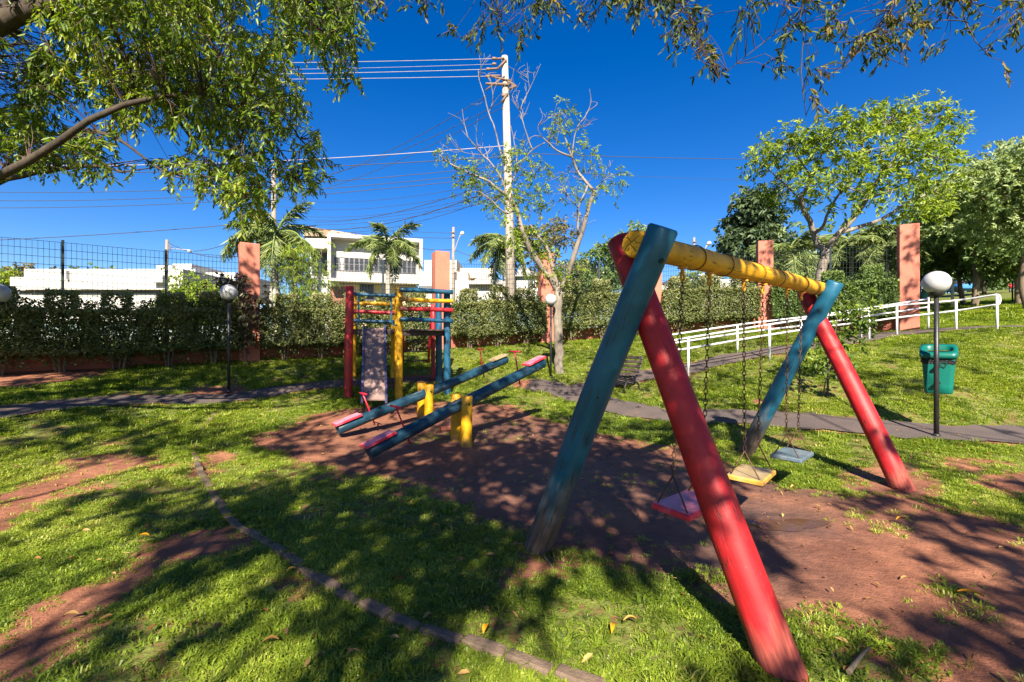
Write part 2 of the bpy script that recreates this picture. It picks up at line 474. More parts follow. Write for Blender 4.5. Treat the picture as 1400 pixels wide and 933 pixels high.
n_ = noise(nt, nd(nt, 'ShaderNodeTexCoord').outputs['Object'], .8, 2); bump(nt, p, n_.outputs[0], .05, .02)
M['glass'] = m
m, nt, p = new_mat('globe_glass'); p.inputs['Base Color'].default_value = (.60, .60, .62, 1); p.inputs['Roughness'].default_value = .22; p.inputs['Subsurface Weight'].default_value = .25; p.inputs['Subsurface Radius'].default_value = (.05, .05, .05); p.inputs['Specular IOR Level'].default_value = .5
n_ = noise(nt, nd(nt, 'ShaderNodeTexCoord').outputs['Object'], 5, 6, .6)
nt.links.new(ramp(nt, n_.outputs[0], [(.3, (.33, .325, .34)), (.7, (.46, .455, .47))]).outputs[0], p.inputs['Base Color'])
M['globe'] = m
m, nt, p = new_mat('puddle_water'); p.inputs['Base Color'].default_value = (.085, .040, .025, 1); p.inputs['Roughness'].default_value = .10; p.inputs['Specular IOR Level'].default_value = .5
n_ = noise(nt, nd(nt, 'ShaderNodeTexCoord').outputs['Object'], 6, 3); bump(nt, p, n_.outputs[0], .25, .02)
M['water'] = m

# leaves and bark
M['leaf_near'] = leafmat('glossy_drooping_leaf', [(.032, .060, .008), (.095, .16, .013), (.18, .26, .020), (.36, .37, .05)], .46, .38, .4)
M['leaf_fringe'] = leafmat('small_dark_leaf', [(.016, .034, .010), (.038, .066, .013), (.075, .105, .018), (.20, .13, .02)], .28, .5, .25)
M['leaf_hedge'] = leafmat('hedge_leaf', [(.030, .048, .013), (.10, .125, .038), (.20, .215, .080), (.34, .33, .17)], .2, .5, .3)
M['leaf_top'] = leafmat('fresh_hedge_leaf', [(.025, .05, .008), (.07, .12, .015), (.16, .22, .03), (.25, .30, .06)], .25, .5, .3)
M['leaf_bright'] = leafmat('bright_leaf', [(.035, .06, .008), (.11, .17, .014), (.22, .30, .02), (.36, .40, .06)], .4, .5, .3)
M['leaf_mid'] = leafmat('mid_leaf', [(.030, .058, .016), (.075, .125, .034), (.15, .22, .065), (.26, .32, .12)], .34, .5, .3)
M['leaf_pale'] = leafmat('pale_leaf', [(.055, .09, .032), (.13, .19, .068), (.24, .31, .13), (.36, .42, .21)], .38, .5, .3)
M['leaf_dark'] = leafmat('dark_leaf', [(.016, .032, .014), (.036, .065, .026), (.07, .105, .045), (.11, .15, .07)], .2, .5, .3)
M['leaf_brown'] = leafmat('olive_brown_leaf', [(.035, .04, .012), (.08, .085, .025), (.14, .13, .05), (.24, .18, .07)], .25, .5, .3)
M['leaf_palm'] = leafmat('palm_leaflet', [(.035, .065, .022), (.085, .135, .042), (.20, .27, .085), (.38, .40, .16)], .4, .4, .4)
M['leaf_red'] = leafmat('reddish_leaf', [(.03, .025, .015), (.05, .05, .02), (.08, .06, .03), (.13, .06, .04)], .2, .4, .4)
M['grass'] = leafmat('grass_blade', [(.045, .080, .010), (.16, .230, .020), (.28, .345, .036), (.40, .39, .10)], .42, .45, .3, inst=True, tcol=(1.4, 1.4, .5))
M['dry'] = leafmat('dry_leaf', [(.16, .07, .02), (.25, .13, .04), (.38, .25, .09), (.55, .30, .02)], .15, .6, .2)
M['leafyellow'] = leafmat('yellow_leaf', [(.60, .26, .01), (.65, .30, .012)], .2, .5, .3)
M['bark'] = barkmat('grey_brown_bark', (.055, .042, .032), (.16, .13, .10))
M['bark_pale'] = barkmat('pale_bark', (.10, .08, .065), (.31, .265, .22), 4, .4)
M['bark_dark'] = barkmat('dark_bark', (.028, .022, .018), (.085, .065, .05))
M['bark_warm'] = barkmat('warm_bark', (.10, .07, .048), (.26, .20, .145))
M['palmtrunk'] = barkmat('ringed_palm_trunk', (.24, .22, .19), (.42, .39, .35), 5, 6.0)
M['twig'] = barkmat('twig_bark', (.05, .03, .03), (.13, .085, .075), 8, .3)

# ground: red soil, thatch where the grass attribute says so
m, nt, p = new_mat('red_soil_and_turf')
co = nd(nt, 'ShaderNodeTexCoord').outputs['Object']
at = nd(nt, 'ShaderNodeAttribute', attribute_name='grass')
wt = nd(nt, 'ShaderNodeAttribute', attribute_name='wet')
n1 = noise(nt, co, 1.1, 7, .6); n2 = noise(nt, co, 14, 6, .65); n3 = noise(nt, co, 90, 4, .6)
soil = ramp(nt, n1.outputs[0], [(.3, (.185, .073, .045)), (.5, (.268, .110, .063)), (.72, (.36, .165, .096))]).outputs[0]
soil = mixc(nt, .55, soil, ramp(nt, n2.outputs[0], [(.3, (.55, .5, .47)), (.7, (1.1, 1.08, 1.05))]).outputs[0], 'MULTIPLY')
soil = mixc(nt, .5, soil, ramp(nt, n3.outputs[0], [(.35, (.6, .58, .55)), (.65, (1.15, 1.12, 1.1))]).outputs[0], 'MULTIPLY')
nm = noise(nt, co, 4.3, 5, .65)
soil = mixc(nt, .7, soil, ramp(nt, nm.outputs[0], [(.33, (.62, .58, .58)), (.62, (1.12, 1.1, 1.08))]).outputs[0], 'MULTIPLY')
soil = mixc(nt, wt.outputs['Fac'], soil, (.070, .049, .046))
turf = ramp(nt, n2.outputs[0], [(.3, (.050, .050, .012)), (.55, (.12, .14, .024)), (.75, (.20, .19, .05))]).outputs[0]
nf = mathn(nt, 'ADD', at.outputs['Fac'], mathn(nt, 'MULTIPLY', mathn(nt, 'SUBTRACT', n2.outputs[0], .5), .9))
gf = ramp(nt, nf, [(.42, (0, 0, 0)), (.58, (1, 1, 1))]).outputs[0]
nt.links.new(mixc(nt, gf, soil, turf), p.inputs['Base Color'])
rg = nd(nt, 'ShaderNodeMapRange'); rg.inputs[3].default_value = .9; rg.inputs[4].default_value = .42
nt.links.new(wt.outputs['Fac'], rg.inputs[0]); nt.links.new(rg.outputs[0], p.inputs['Roughness'])
p.inputs['Specular IOR Level'].default_value = .3
nl = noise(nt, co, 6.5, 4, .6)
bump(nt, p, mathn(nt, 'ADD', mathn(nt, 'ADD', n2.outputs[0], mathn(nt, 'MULTIPLY', nl.outputs[0], 1.6)), mathn(nt, 'MULTIPLY', n3.outputs[0], .5)), .6, .03)
M['ground'] = m
m, nt, p = new_mat('asphalt_path')
co = nd(nt, 'ShaderNodeTexCoord').outputs['Object']
n1 = noise(nt, co, 1.5, 6, .6); n2 = noise(nt, co, 60, 3, .7)
c = ramp(nt, n1.outputs[0], [(.3, (.060, .046, .044)), (.6, (.095, .068, .060)), (.8, (.16, .098, .070))]).outputs[0]
c = mixc(nt, .7, c, ramp(nt, n2.outputs[0], [(.3, (.5, .5, .5)), (.7, (1.3, 1.3, 1.3))]).outputs[0], 'MULTIPLY')
nt.links.new(c, p.inputs['Base Color']); p.inputs['Roughness'].default_value = .9
bump(nt, p, n2.outputs[0], .5, .006)
M['path'] = m
# ------------------------------------------------------------------ ground, path, edging
def gpoly(pts): return np.array([tuple(gp(x, y))[:2] for x, y in pts])
def sdist(poly, x, y):
    """signed distance to a polygon, positive inside"""
    x = np.asarray(x, float).ravel(); y = np.asarray(y, float).ravel()
    d = np.full(len(x), 1e9); ins = np.zeros(len(x), bool)
    n = len(poly)
    for i in range(n):
        ax, ay = poly[i]; bx, by = poly[(i + 1) % n]
        ex, ey = bx - ax, by - ay
        t = np.clip(((x - ax) * ex + (y - ay) * ey) / (ex * ex + ey * ey + 1e-12), 0, 1)
        d = np.minimum(d, (x - ax - t * ex) ** 2 + (y - ay - t * ey) ** 2)
        if abs(ey) > 1e-12:
            c = ((ay > y) != (by > y)) & (x < ex * (y - ay) / ey + ax)
            ins ^= c
    d = np.sqrt(d)
    return np.where(ins, d, -d)
def ldist(line, x, y):
    x = np.asarray(x, float).ravel(); y = np.asarray(y, float).ravel(); d = np.full(len(x), 1e9)
    for i in range(len(line) - 1):
        ax, ay = line[i][:2]; bx, by = line[i + 1][:2]; ex, ey = bx - ax, by - ay
        t = np.clip(((x - ax) * ex + (y - ay) * ey) / (ex * ex + ey * ey + 1e-12), 0, 1)
        d = np.minimum(d, (x - ax - t * ex) ** 2 + (y - ay - t * ey) ** 2)
    return np.sqrt(d)
SOIL = [gpoly(q) for q in (
 [(352,604),(400,578),(440,566),(520,556),(600,552),(690,556),(735,572),(800,592),(860,604),(940,622),(1010,642),(1060,662),(1150,672),(1240,682),(1330,705),(1400,745),(1560,800),(1560,940),(1420,940),(1330,918),(1250,888),(1180,872),(1120,868),(1085,845),(1010,825),(930,782),(850,762),(770,758),(705,752),(680,725),(650,690),(590,672),(520,655),(450,640),(400,626)],
 [(-60,705),(0,690),(60,655),(110,636),(170,622),(215,625),(180,642),(110,662),(60,690),(0,728),(-60,760)],
 [(-60,930),(0,890),(60,842),(150,792),(200,748),(320,722),(316,745),(240,772),(180,812),(100,862),(30,905),(-60,932)],
 [(200,640),(250,630),(275,634),(215,646)],
 [(-80,500),(130,497),(190,498),(130,512),(60,526),(-80,530)],
 [(245,541),(300,528),(340,531),(330,539)],
 [(1150,655),(1215,640),(1255,655),(1240,690),(1160,680)],
 [(1290,628),(1330,622),(1360,634),(1310,642)],
 [(1330,660),(1420,652),(1460,668),(1380,676)],
 [(690,760),(740,748),(790,755),(760,782),(705,785)],
 [(390,795),(420,785),(440,800),(410,815)],
 [(262,636),(300,620),(308,632),(276,648)],
)]
CUR = [tuple(gp(x, y)) for x, y in ((470,522),(420,528),(375,533),(340,541),(306,556),(290,572),(272,590),(266,604),(270,634),(280,656),(296,684),(312,708),(330,724),(362,742),(400,768),(445,800),(500,828),(560,856),(620,876),(680,895),(740,916),(800,936),(860,960),(930,990),(1010,1030))]
def resample(pts, step, n=3):
    P = [Vector(p) for p in pts]
    # Catmull-Rom, then even steps
    Q = []
    for i in range(len(P) - 1):
        a, b, c, d = P[max(i-1,0)], P[i], P[i+1], P[min(i+2,len(P)-1)]
        for k in range(12):
            t = k / 12
            Q.append(.5 * ((2*b) + (c - a) * t + (2*a - 5*b + 4*c - d) * t * t + (3*b - 3*c + d - a) * t ** 3))
    Q.append(P[-1])
    out = [Q[0]]; acc = 0
    for i in range(1, len(Q)):
        seg = (Q[i] - Q[i-1]).length; pos = 0
        while acc + seg - pos >= step:
            pos += step - acc; acc = 0
            out.append(Q[i-1].lerp(Q[i], pos / seg))
        acc += seg - pos
    return out
PATHS = [  # centre line in world coordinates and half width
 ([tuple(gp(x, y)) for x, y in ((-90,572),(-30,568),(0,564),(77,555),(150,549),(230,547),(300,546.5),(350,540),(400,532),(470,525),(540,521),(600,518.5))], .36, .30, .16),
 ([tuple(gp(x, y)) for x, y in ((722,527),(755,532),(800,545),(850,558),(900,568),(1000,571),(1100,577),(1200,586),(1280,592),(1400,598),(1520,602))], .46, .42, .40),
 ([tuple(gp(x, y)) for x, y in ((770,538),(820,527),(868,517),(905,511))] + [(4.45,11.3,0),(5.5,11.5,0),(6.6,11.6,0),(8.2,12.0,0),(9.7,12.75,0),(11.0,13.05,0),(12.4,12.7,0),(14,12.2,0)], .36, .44, .5),
]
def path_mesh():
    V = []; Fc = []
    for line, w0, w1, w2 in PATHS:
        pts = resample([(p[0], p[1], 0) for p in line], .2)
        n = len(pts); b = len(V)
        for i, p in enumerate(pts):
            t = (pts[min(i+1,n-1)] - pts[max(i-1,0)]).normalized(); s = Vector((-t.y, t.x, 0))
            u = i / (n - 1); w = w0 + (w1 - w0) * min(1, u * 2) if u < .5 else w1 + (w2 - w1) * (u - .5) * 2
            for k in range(7):
                q = (k / 3 - 1)
                e = w * q + (0.05 * math.sin(i * .9) + .04 * math.sin(i * 2.3)) * (abs(q) > .9) * (1 if q > 0 else -1)
                V.append((p.x + s.x * e, p.y + s.y * e))
        for i in range(n - 1):
            for k in range(6): Fc.append((b + i*7 + k, b + (i+1)*7 + k, b + (i+1)*7 + k + 1, b + i*7 + k + 1))
        PATHLINES.append((np.array([(p.x, p.y) for p in pts]), max(w0, w1)))
    V = np.array(V); z = gz(V[:, 0], V[:, 1]) + .016 + .004 * np.repeat(np.arange(3), [0, 0, 0]).sum()
    return np.column_stack([V, z]), np.array(Fc)
PATHLINES = []
PV, PF = path_mesh()
# the three pieces lie a few millimetres above one another where they join
_o = 0
for k, (ln, w) in enumerate(PATHLINES):
    PV[_o:_o + len(ln) * 7, 2] += .005 * k; _o += len(ln) * 7
props(link('path', np_mesh('path', PV, PF[:, ::-1] if False else PF, smooth=True), M['path']), kind='structure')

def pathd(x, y):
    d = np.full(np.size(x), 1e9)
    for ln, w in PATHLINES: d = np.minimum(d, ldist(ln, x, y) - w * .92)
    return d
def grassy(x, y):
    """1 turf, 0 bare soil"""
    x = np.asarray(x, float).ravel(); y = np.asarray(y, float).ravel()
    s = np.full(len(x), -9.0)
    for k, q in enumerate(SOIL):
        s = np.maximum(s, sdist(q, x, y))
    n = fbm(x * 2.2, y * 2.2, 5, 4) - .5
    n2 = fbm(x * 7, y * 7, 9, 2) - .5
    g = sstep(.15, -.30, s + n * .55 + n2 * .18)
    g *= sstep(.13, .24, fbm(x * 1.3 + 40, y * 1.3, 2, 4) + .02)
    g *= sstep(-.05, .05, pathd(x, y))
    return g
def axis(segs):
    out = [segs[0][0]]
    for a, b, s0, s1 in segs:
        x = a
        while x < b - 1e-6:
            u = (x - a) / (b - a); x += s0 + (s1 - s0) * u
            out.append(min(x, b))
    return np.unique(np.round(np.array(out), 4))
def thinness(x, y):
    return sstep(.30, .56, fbm(np.ravel(x) * 1.7 + 9, np.ravel(y) * 1.7, 21, 4))
XS = axis([(-900,-60,80,30),(-60,-14,12,.6),(-14,-4.2,.5,.07),(-4.2,5.4,.055,.055),(5.4,14,.07,.4),(14,60,.6,12),(60,900,30,80)])
YS = axis([(-300,-20,60,6),(-20,1.3,4,.06),(1.3,6,.05,.055),(6,17,.07,.25),(17,60,.4,6),(60,1200,10,120)])
GX, GY = np.meshgrid(XS, YS)
GZ = gz(GX, GY)
_g = grassy(GX, GY).reshape(GX.shape)
_t = thinness(GX, GY).reshape(GX.shape)
_near = (GX > -16) & (GX < 16) & (GY > -2) & (GY < 18)
_rel = (fbm(GX * 3.1, GY * 3.1, 1, 4) - .5) * .035 + (fbm(GX * 11, GY * 11, 4, 3) - .5) * .018
# worn hollows under the swing seats and a shallow basin where the water stands
PUD = gp(1076, 718)
HOL = [(1.28, 3.2), (2.1, 3.95), (2.9, 4.75)]
_wet = np.zeros_like(GX)
for hx, hy in HOL:
    r2 = ((GX - hx - .1) / .62) ** 2 + ((GY - hy) / .5) ** 2
    _rel = _rel - .03 * np.exp(-r2); _wet = np.maximum(_wet, .75 * np.exp(-r2 * .8))
r2 = ((GX - PUD.x) / .26) ** 2 + ((GY - PUD.y) / .16) ** 2
_rel = _rel * (1 - np.exp(-(r2 * .3) ** 3)); _wet = np.maximum(_wet, .9 * np.exp(-r2 * .3))
_c = gp(800, 655)
_wet = np.maximum(_wet, .62 * np.exp(-(((GX - _c.x) / 1.7) ** 2 + ((GY - _c.y) / 1.5) ** 2) ** 1.5))
_wet = np.maximum(_wet, .55 * np.exp(-(((GX + .6) / 2.0) ** 2 + ((GY - 7.0) / 1.4) ** 2) ** 1.5))
_wet = np.clip(_wet * (.6 + .8 * fbm(GX * 3, GY * 3, 8, 3)), 0, 1) * (1 - _g)
GZ = GZ + np.where(_near, _rel, 0) * sstep(-.12, .1, pathd(GX, GY)).reshape(GX.shape)
ny, nx = GX.shape
ii = (np.arange(ny - 1)[:, None] * nx + np.arange(nx - 1)[None, :]).ravel()
gme = np_mesh('ground', np.column_stack([GX.ravel(), GY.ravel(), GZ.ravel()]), np.column_stack([ii, ii + 1, ii + nx + 1, ii + nx]), (_g * np.where((GY < 12) & (GY > 0), .56 + .44 * _t, 1)).ravel(), True, 'grass')
_a = gme.attributes.new('wet', 'FLOAT', 'POINT'); _a.data.foreach_set('value', _wet.ravel().astype(np.float32))
props(link('ground', gme, M['ground']), kind='structure')
def gfine(x, y):
    return g1(x, y)

# puddle
mb = MB(); ring = []
for k in range(40):
    th = 2 * math.pi * k / 40; r = 1 + .22 * math.sin(2 * th + 1) + .16 * math.sin(3 * th + .5) + .09 * math.sin(7 * th)
    ring.append((PUD.x + .27 * r * math.cos(th), PUD.y + .14 * r * math.sin(th)))
pz = g1(PUD.x, PUD.y) + .006
b = len(mb.v); mb.v = [(x, y, pz) for x, y in ring]; mb.f = [tuple(range(40))]; mb.s = [False]
props(mb.build('puddle', M['water']), kind='structure')

# brick edging: one brick after another along the curve
edg = thing('brick_edging', 'curving row of weathered edging bricks set in the lawn', 'edging', CUR[12])
cp = resample([(p[0], p[1], 0) for p in CUR], .02)
pos = 0; k = 0
_bm = []
for v in range(5):
    q = MB(); q.box((0, 0, 0), (.235 - .006 * v, .066 + .003 * v, .17), None, .009)
    me = q.mesh('brick'); 
    for vv in me.vertices:
        vv.co += Vector((random.uniform(-.004, .004), random.uniform(-.004, .004), random.uniform(-.005, .005)))
    me.materials.append(M['curb']); _bm.append(me)
while pos + 12 < len(cp):
    a, b = cp[pos], cp[pos + 12]; c = (a + b) / 2; t = (b - a).normalized()
    ang = math.atan2(t.y, t.x)
    far = c.y > 6.2
    z = g1(c.x, c.y) + random.uniform(-.008, .01) - (.022 if far else .010) - .052
    Mx = Matrix.Translation((c.x + random.uniform(-.006, .006), c.y + random.uniform(-.006, .006), z)) @ Matrix.Rotation(ang + random.uniform(-.035, .035), 4, 'Z') @ Matrix.Rotation(random.uniform(-.03, .03), 4, 'X') @ Matrix.Rotation(random.uniform(-.02, .02), 4, 'Y')
    link('brick', _bm[k % 5], None, edg, Mx)
    pos += 12; k += 1

# ------------------------------------------------------------------ grass, instanced tufts
def tuft_mesh(seed, nb, rad, hmin, hmax, w, lean):
    r = np.random.default_rng(seed); V = []; Fc = []
    for i in range(nb):
        a = r.random() * 6.283; rr = rad * math.sqrt(r.random()); b0 = np.array([rr * math.cos(a), rr * math.sin(a), -.01])
        h = r.uniform(hmin, hmax); th = a + r.normal() * .9; le = r.uniform(lean * .4, lean * 1.3)
        d = np.array([math.cos(th), math.sin(th), 0]); s = np.array([-d[1], d[0], 0]) * w * r.uniform(.7, 1.2)
        p1 = b0 + d * h * le * .35 + np.array([0, 0, h * .62]); p2 = b0 + d * h * le + np.array([0, 0, h * (1.0 - .35 * le)])
        k = len(V)
        V += [b0 - s * .35, b0 + s * .35, p1 + s * .5, p1 - s * .5, p2]
        Fc += [(k, k+1, k+2, k+3), (k+3, k+2, k+4, k+4)]
    me = bpy.data.meshes.new('tuft')
    me.from_pydata([tuple(v) for v in V], [], [f if f[2] != f[3] else f[:3] for f in Fc]); me.update()
    me.materials.append(M['grass'])
    return me
TC = bpy.data.collections.new('grass_tufts')
for k, a in enumerate(((14,.05,.028,.052,.0085,1.15),(12,.055,.024,.042,.009,1.4),(15,.045,.03,.06,.0072,1.05),(11,.058,.02,.036,.0098,1.5),(9,.04,.045,.095,.0062,1.2))):
    TC.objects.link(bpy.data.objects.new('grass_tuft_%s' % 'abcde'[k], tuft_mesh(k + 1, *a)))
def scatter(x0, x1, y0, y1, dens, sc0, sc1):
    n = int((x1 - x0) * (y1 - y0) * dens)
    x = RNG.uniform(x0, x1, n); y = RNG.uniform(y0, y1, n)
    keep = np.abs(x) < y * 1.22 + 2.0
    x = x[keep]; y = y[keep]
    g = grassy(x, y)
    thin = .16 + .84 * thinness(x, y)
    keep = RNG.random(len(x)) < g * thin + .05 * (g < .4) * (fbm(x * 1.6, y * 1.6, 52, 2) > .62)
    x = x[keep]; y = y[keep]; g = g[keep]
    s = RNG.uniform(sc0, sc1, len(x)) * (.65 + .5 * fbm(x * 1.2, y * 1.2, 33, 3)) * (.55 + .45 * g)
    return x, y, s, g
PP = [scatter(-6, 7, .9, 3.4, 1750, .62, 1.12), scatter(-9, 10, 3.4, 6, 1000, .75, 1.3), scatter(-12, 13, 6, 10, 330, 1.1, 1.9), scatter(-17, 17, 10, 16, 170, 1.3, 2.3), scatter(11, 34, 15.2, 30, 55, 2.4, 4.2)]
def weeds(blobs):
    X = []; Y = []
    for bx, by, rx, ry, n in blobs:
        for _ in range(n):
            p = gp(bx + RNG.normal() * rx * .5, by + RNG.normal() * ry * .5, 1.2, 20.1); X.append(p.x); Y.append(p.y)
    X = np.array(X); Y = np.array(Y)
    return X, Y, RNG.uniform(.45, .95, len(X)), RNG.uniform(.4, 1.0, len(X))
PP.append(weeds([(1160,880,60,22,88),(1250,900,50,20,54),(1120,850,40,18,40),(1290,812,45,14,30),(1330,840,40,12,13),(1165,705,30,8,13),(1215,722,28,8,17),(1270,700,40,8,13),(950,790,60,16,54),(780,762,50,12,47),(700,735,40,20,40),(640,735,40,14,34),(620,596,50,8,37),(585,600,30,6,20),(700,600,40,6,13),(690,578,40,8,20),(850,590,60,10,30),(560,668,60,8,30),(1080,660,40,6,20),(1320,700,40,10,20),(950,612,50,8,20)]))
gx, gy, gs, gg = (np.concatenate([p[i] for p in PP]) for i in range(4))
gzv = gz(gx, gy) + ((fbm(gx * 3.1, gy * 3.1, 1, 4) - .5) * .035 + (fbm(gx * 11, gy * 11, 4, 3) - .5) * .018)
tin = np.clip(.47 + (fbm(gx * .8, gy * .8, 13, 3) - .5) * .9 + RNG.normal(size=len(gx)) * .15 + (1 - gg) * .25 + .5 * (RNG.random(len(gx)) < .022), 0, 1)
gm = bpy.data.meshes.new('grass')
gm.vertices.add(len(gx)); gm.vertices.foreach_set('co', np.column_stack([gx, gy, gzv]).astype(np.float32).ravel())
for nme, typ, val in (('scl', 'FLOAT', gs), ('tint', 'FLOAT', tin)):
    a = gm.attributes.new(nme, typ, 'POINT'); a.data.foreach_set('value', np.asarray(val, np.float32))
a = gm.attributes.new('var', 'INT', 'POINT'); a.data.foreach_set('value', RNG.choice(5, len(gx), p=[.26,.26,.2,.22,.06]).astype(np.int32))
a = gm.attributes.new('rot', 'FLOAT_VECTOR', 'POINT'); a.data.foreach_set('vector', np.column_stack([RNG.normal(size=len(gx)) * .15, RNG.normal(size=len(gx)) * .15, RNG.random(len(gx)) * 6.283]).astype(np.float32).ravel())
go = link('grass', gm); props(go, kind='stuff')
gn = bpy.data.node_groups.new('tufts', 'GeometryNodeTree')
gn.interface.new_socket('Geometry', in_out='INPUT', socket_type='NodeSocketGeometry'); gn.interface.new_socket('Geometry', in_out='OUTPUT', socket_type='NodeSocketGeometry')
gi = gn.nodes.new('NodeGroupInput'); gout = gn.nodes.new('NodeGroupOutput')
ci = gn.nodes.new('GeometryNodeCollectionInfo'); ci.inputs[0].default_value = TC; ci.inputs[1].default_value = True; ci.inputs[2].default_value = True
ip = gn.nodes.new('GeometryNodeInstanceOnPoints'); ip.inputs['Pick Instance'].default_value = True
gn.links.new(gi.outputs[0], ip.inputs['Points']); gn.links.new(ci.outputs[0], ip.inputs['Instance'])
for nme, typ, sk in (('scl', 'FLOAT', 'Scale'), ('var', 'INT', 'Instance Index'), ('rot', 'FLOAT_VECTOR', 'Rotation')):
    na = gn.nodes.new('GeometryNodeInputNamedAttribute'); na.data_type = typ; na.inputs[0].default_value = nme
    gn.links.new(na.outputs[0], ip.inputs[sk])
gn.links.new(ip.outputs[0], gout.inputs[0])
go.modifiers.new('tufts', 'NODES').node_group = gn
# ------------------------------------------------------------------ pillars, wall, fence, hedge
PIL = [(-10.75,8.4,3.0),(-6.97,12.04,3.0),(-2.29,14.4,3.0),(1.14,15.8,3.0),(5.0,16.2,3.0),(8.74,15.8,3.0),(11.98,13.8,3.17)]
PDESC = [None, 'tall salmon pillar with leaf shadows beside the left lamp', 'salmon pillar standing behind the climbing tower',
         'salmon pillar standing behind the sparse tree and middle lamp', 'salmon pillar mostly hidden behind the near swing legs',
         'salmon pillar seen under the yellow beam between swing chains', 'tallest salmon pillar, at the end of the fence beside the ramp']
def along(i):
    a = Vector(PIL[max(i-1,0)][:2]); b = Vector(PIL[min(i+1,len(PIL)-1)][:2]); return (b - a).normalized()
for i, (x, y, h) in enumerate(PIL):
    if i == 0: continue
    t = along(i); z = g1(x, y)
    mb = MB(); mb.box((0, -.12, h / 2 - .15), (.46, .46, h + .3), None, .012)
    o = mb.build('pillar', M['pillar'], None, Matrix.Translation((x, y, z)) @ Matrix.Rotation(math.atan2(t.y, t.x), 4, 'Z'))
    props(o, PDESC[i], 'pillar', 'salmon pillars along the fence')
wall = thing('boundary_wall', 'low dark red wall under the wire fence', 'wall', (PIL[1][0], PIL[1][1], g1(*PIL[1][:2])))
fence = thing('wire_fence', 'welded wire mesh fence on the low red wall', 'fence', (PIL[3][0], PIL[3][1], g1(*PIL[3][:2])))
WH = .40; FT = 2.68
for i in range(len(PIL) - 1):
    a = Vector(PIL[i][:2]); b = Vector(PIL[i+1][:2]); t = (b - a).normalized(); s = Vector((-t.y, t.x)); L = (b - a).length
    zs = [g1(*(a.lerp(b, k / 8))) for k in range(9)]
    def zz(u): return float(np.interp(u, np.linspace(0, 1, 9), zs))
    mb = MB(); n = 8
    for k in range(n):          # stepped panels with open joints
        u0 = (.25 + (L - .5) * k / n) / L; u1 = (.25 + (L - .5) * (k + 1) / n) / L
        p0 = a.lerp(b, u0); p1 = a.lerp(b, u1); zt0 = zz(u0) + WH; zt1 = zz(u1) + WH
        q = [(p0 - s * .08), (p1 - s * .08), (p1 + s * .08), (p0 + s * .08)]
        zt = (zt0, zt1, zt1, zt0)
        bb = len(mb.v)
        mb.v += [(p.x, p.y, zt[j] - WH - .5) for j, p in enumerate(q)] + [(p.x, p.y, zt[j]) for j, p in enumerate(q)]
        fs = [(4,5,6,7),(0,1,5,4),(2,3,7,6)]
        if k == 0: fs.append((3,0,4,7))
        if k == n - 1: fs.append((1,2,6,5))
        for f in fs: mb.f.append(tuple(bb + j for j in f)); mb.s.append(False)
    mb.build('wall_bay', M['wallred'], wall)
    mb = MB(); nv = int((L - .46) / .082)
    z0 = lambda u: zz(u) + WH + .03
    for k in range(nv + 1):
        u = (.23 + (L - .46) * k / nv) / L; p = a.lerp(b, u)
        mb.tube([(p.x, p.y, z0(u)), (p.x, p.y, zz(u) + FT)], .0046, 4, False, False)
    for k in range(15):
        h = WH + .03 + (FT - WH - .03) * k / 14
        pts = []
        for j in range(7):
            u = (.23 + (L - .46) * j / 6) / L; p = a.lerp(b, u) - s * .007; pts.append((p.x, p.y, zz(u) + h))
        mb.tube(pts, .0046, 4, False, False)
    mb.build('mesh_panel', M['fence'], fence)
    for u in ((.5,) if L < 4.5 else (1/3, 2/3)):
        p = a.lerp(b, u) + s * .03; mb = MB()
        mb.box((p.x, p.y, zz(u) + WH + (FT - WH) / 2 + .03), (.05, .05, FT - WH + .05), Matrix.Rotation(math.atan2(t.y, t.x), 3, 'Z'), .004)
        mb.build('fence_post', M['fence'], fence)

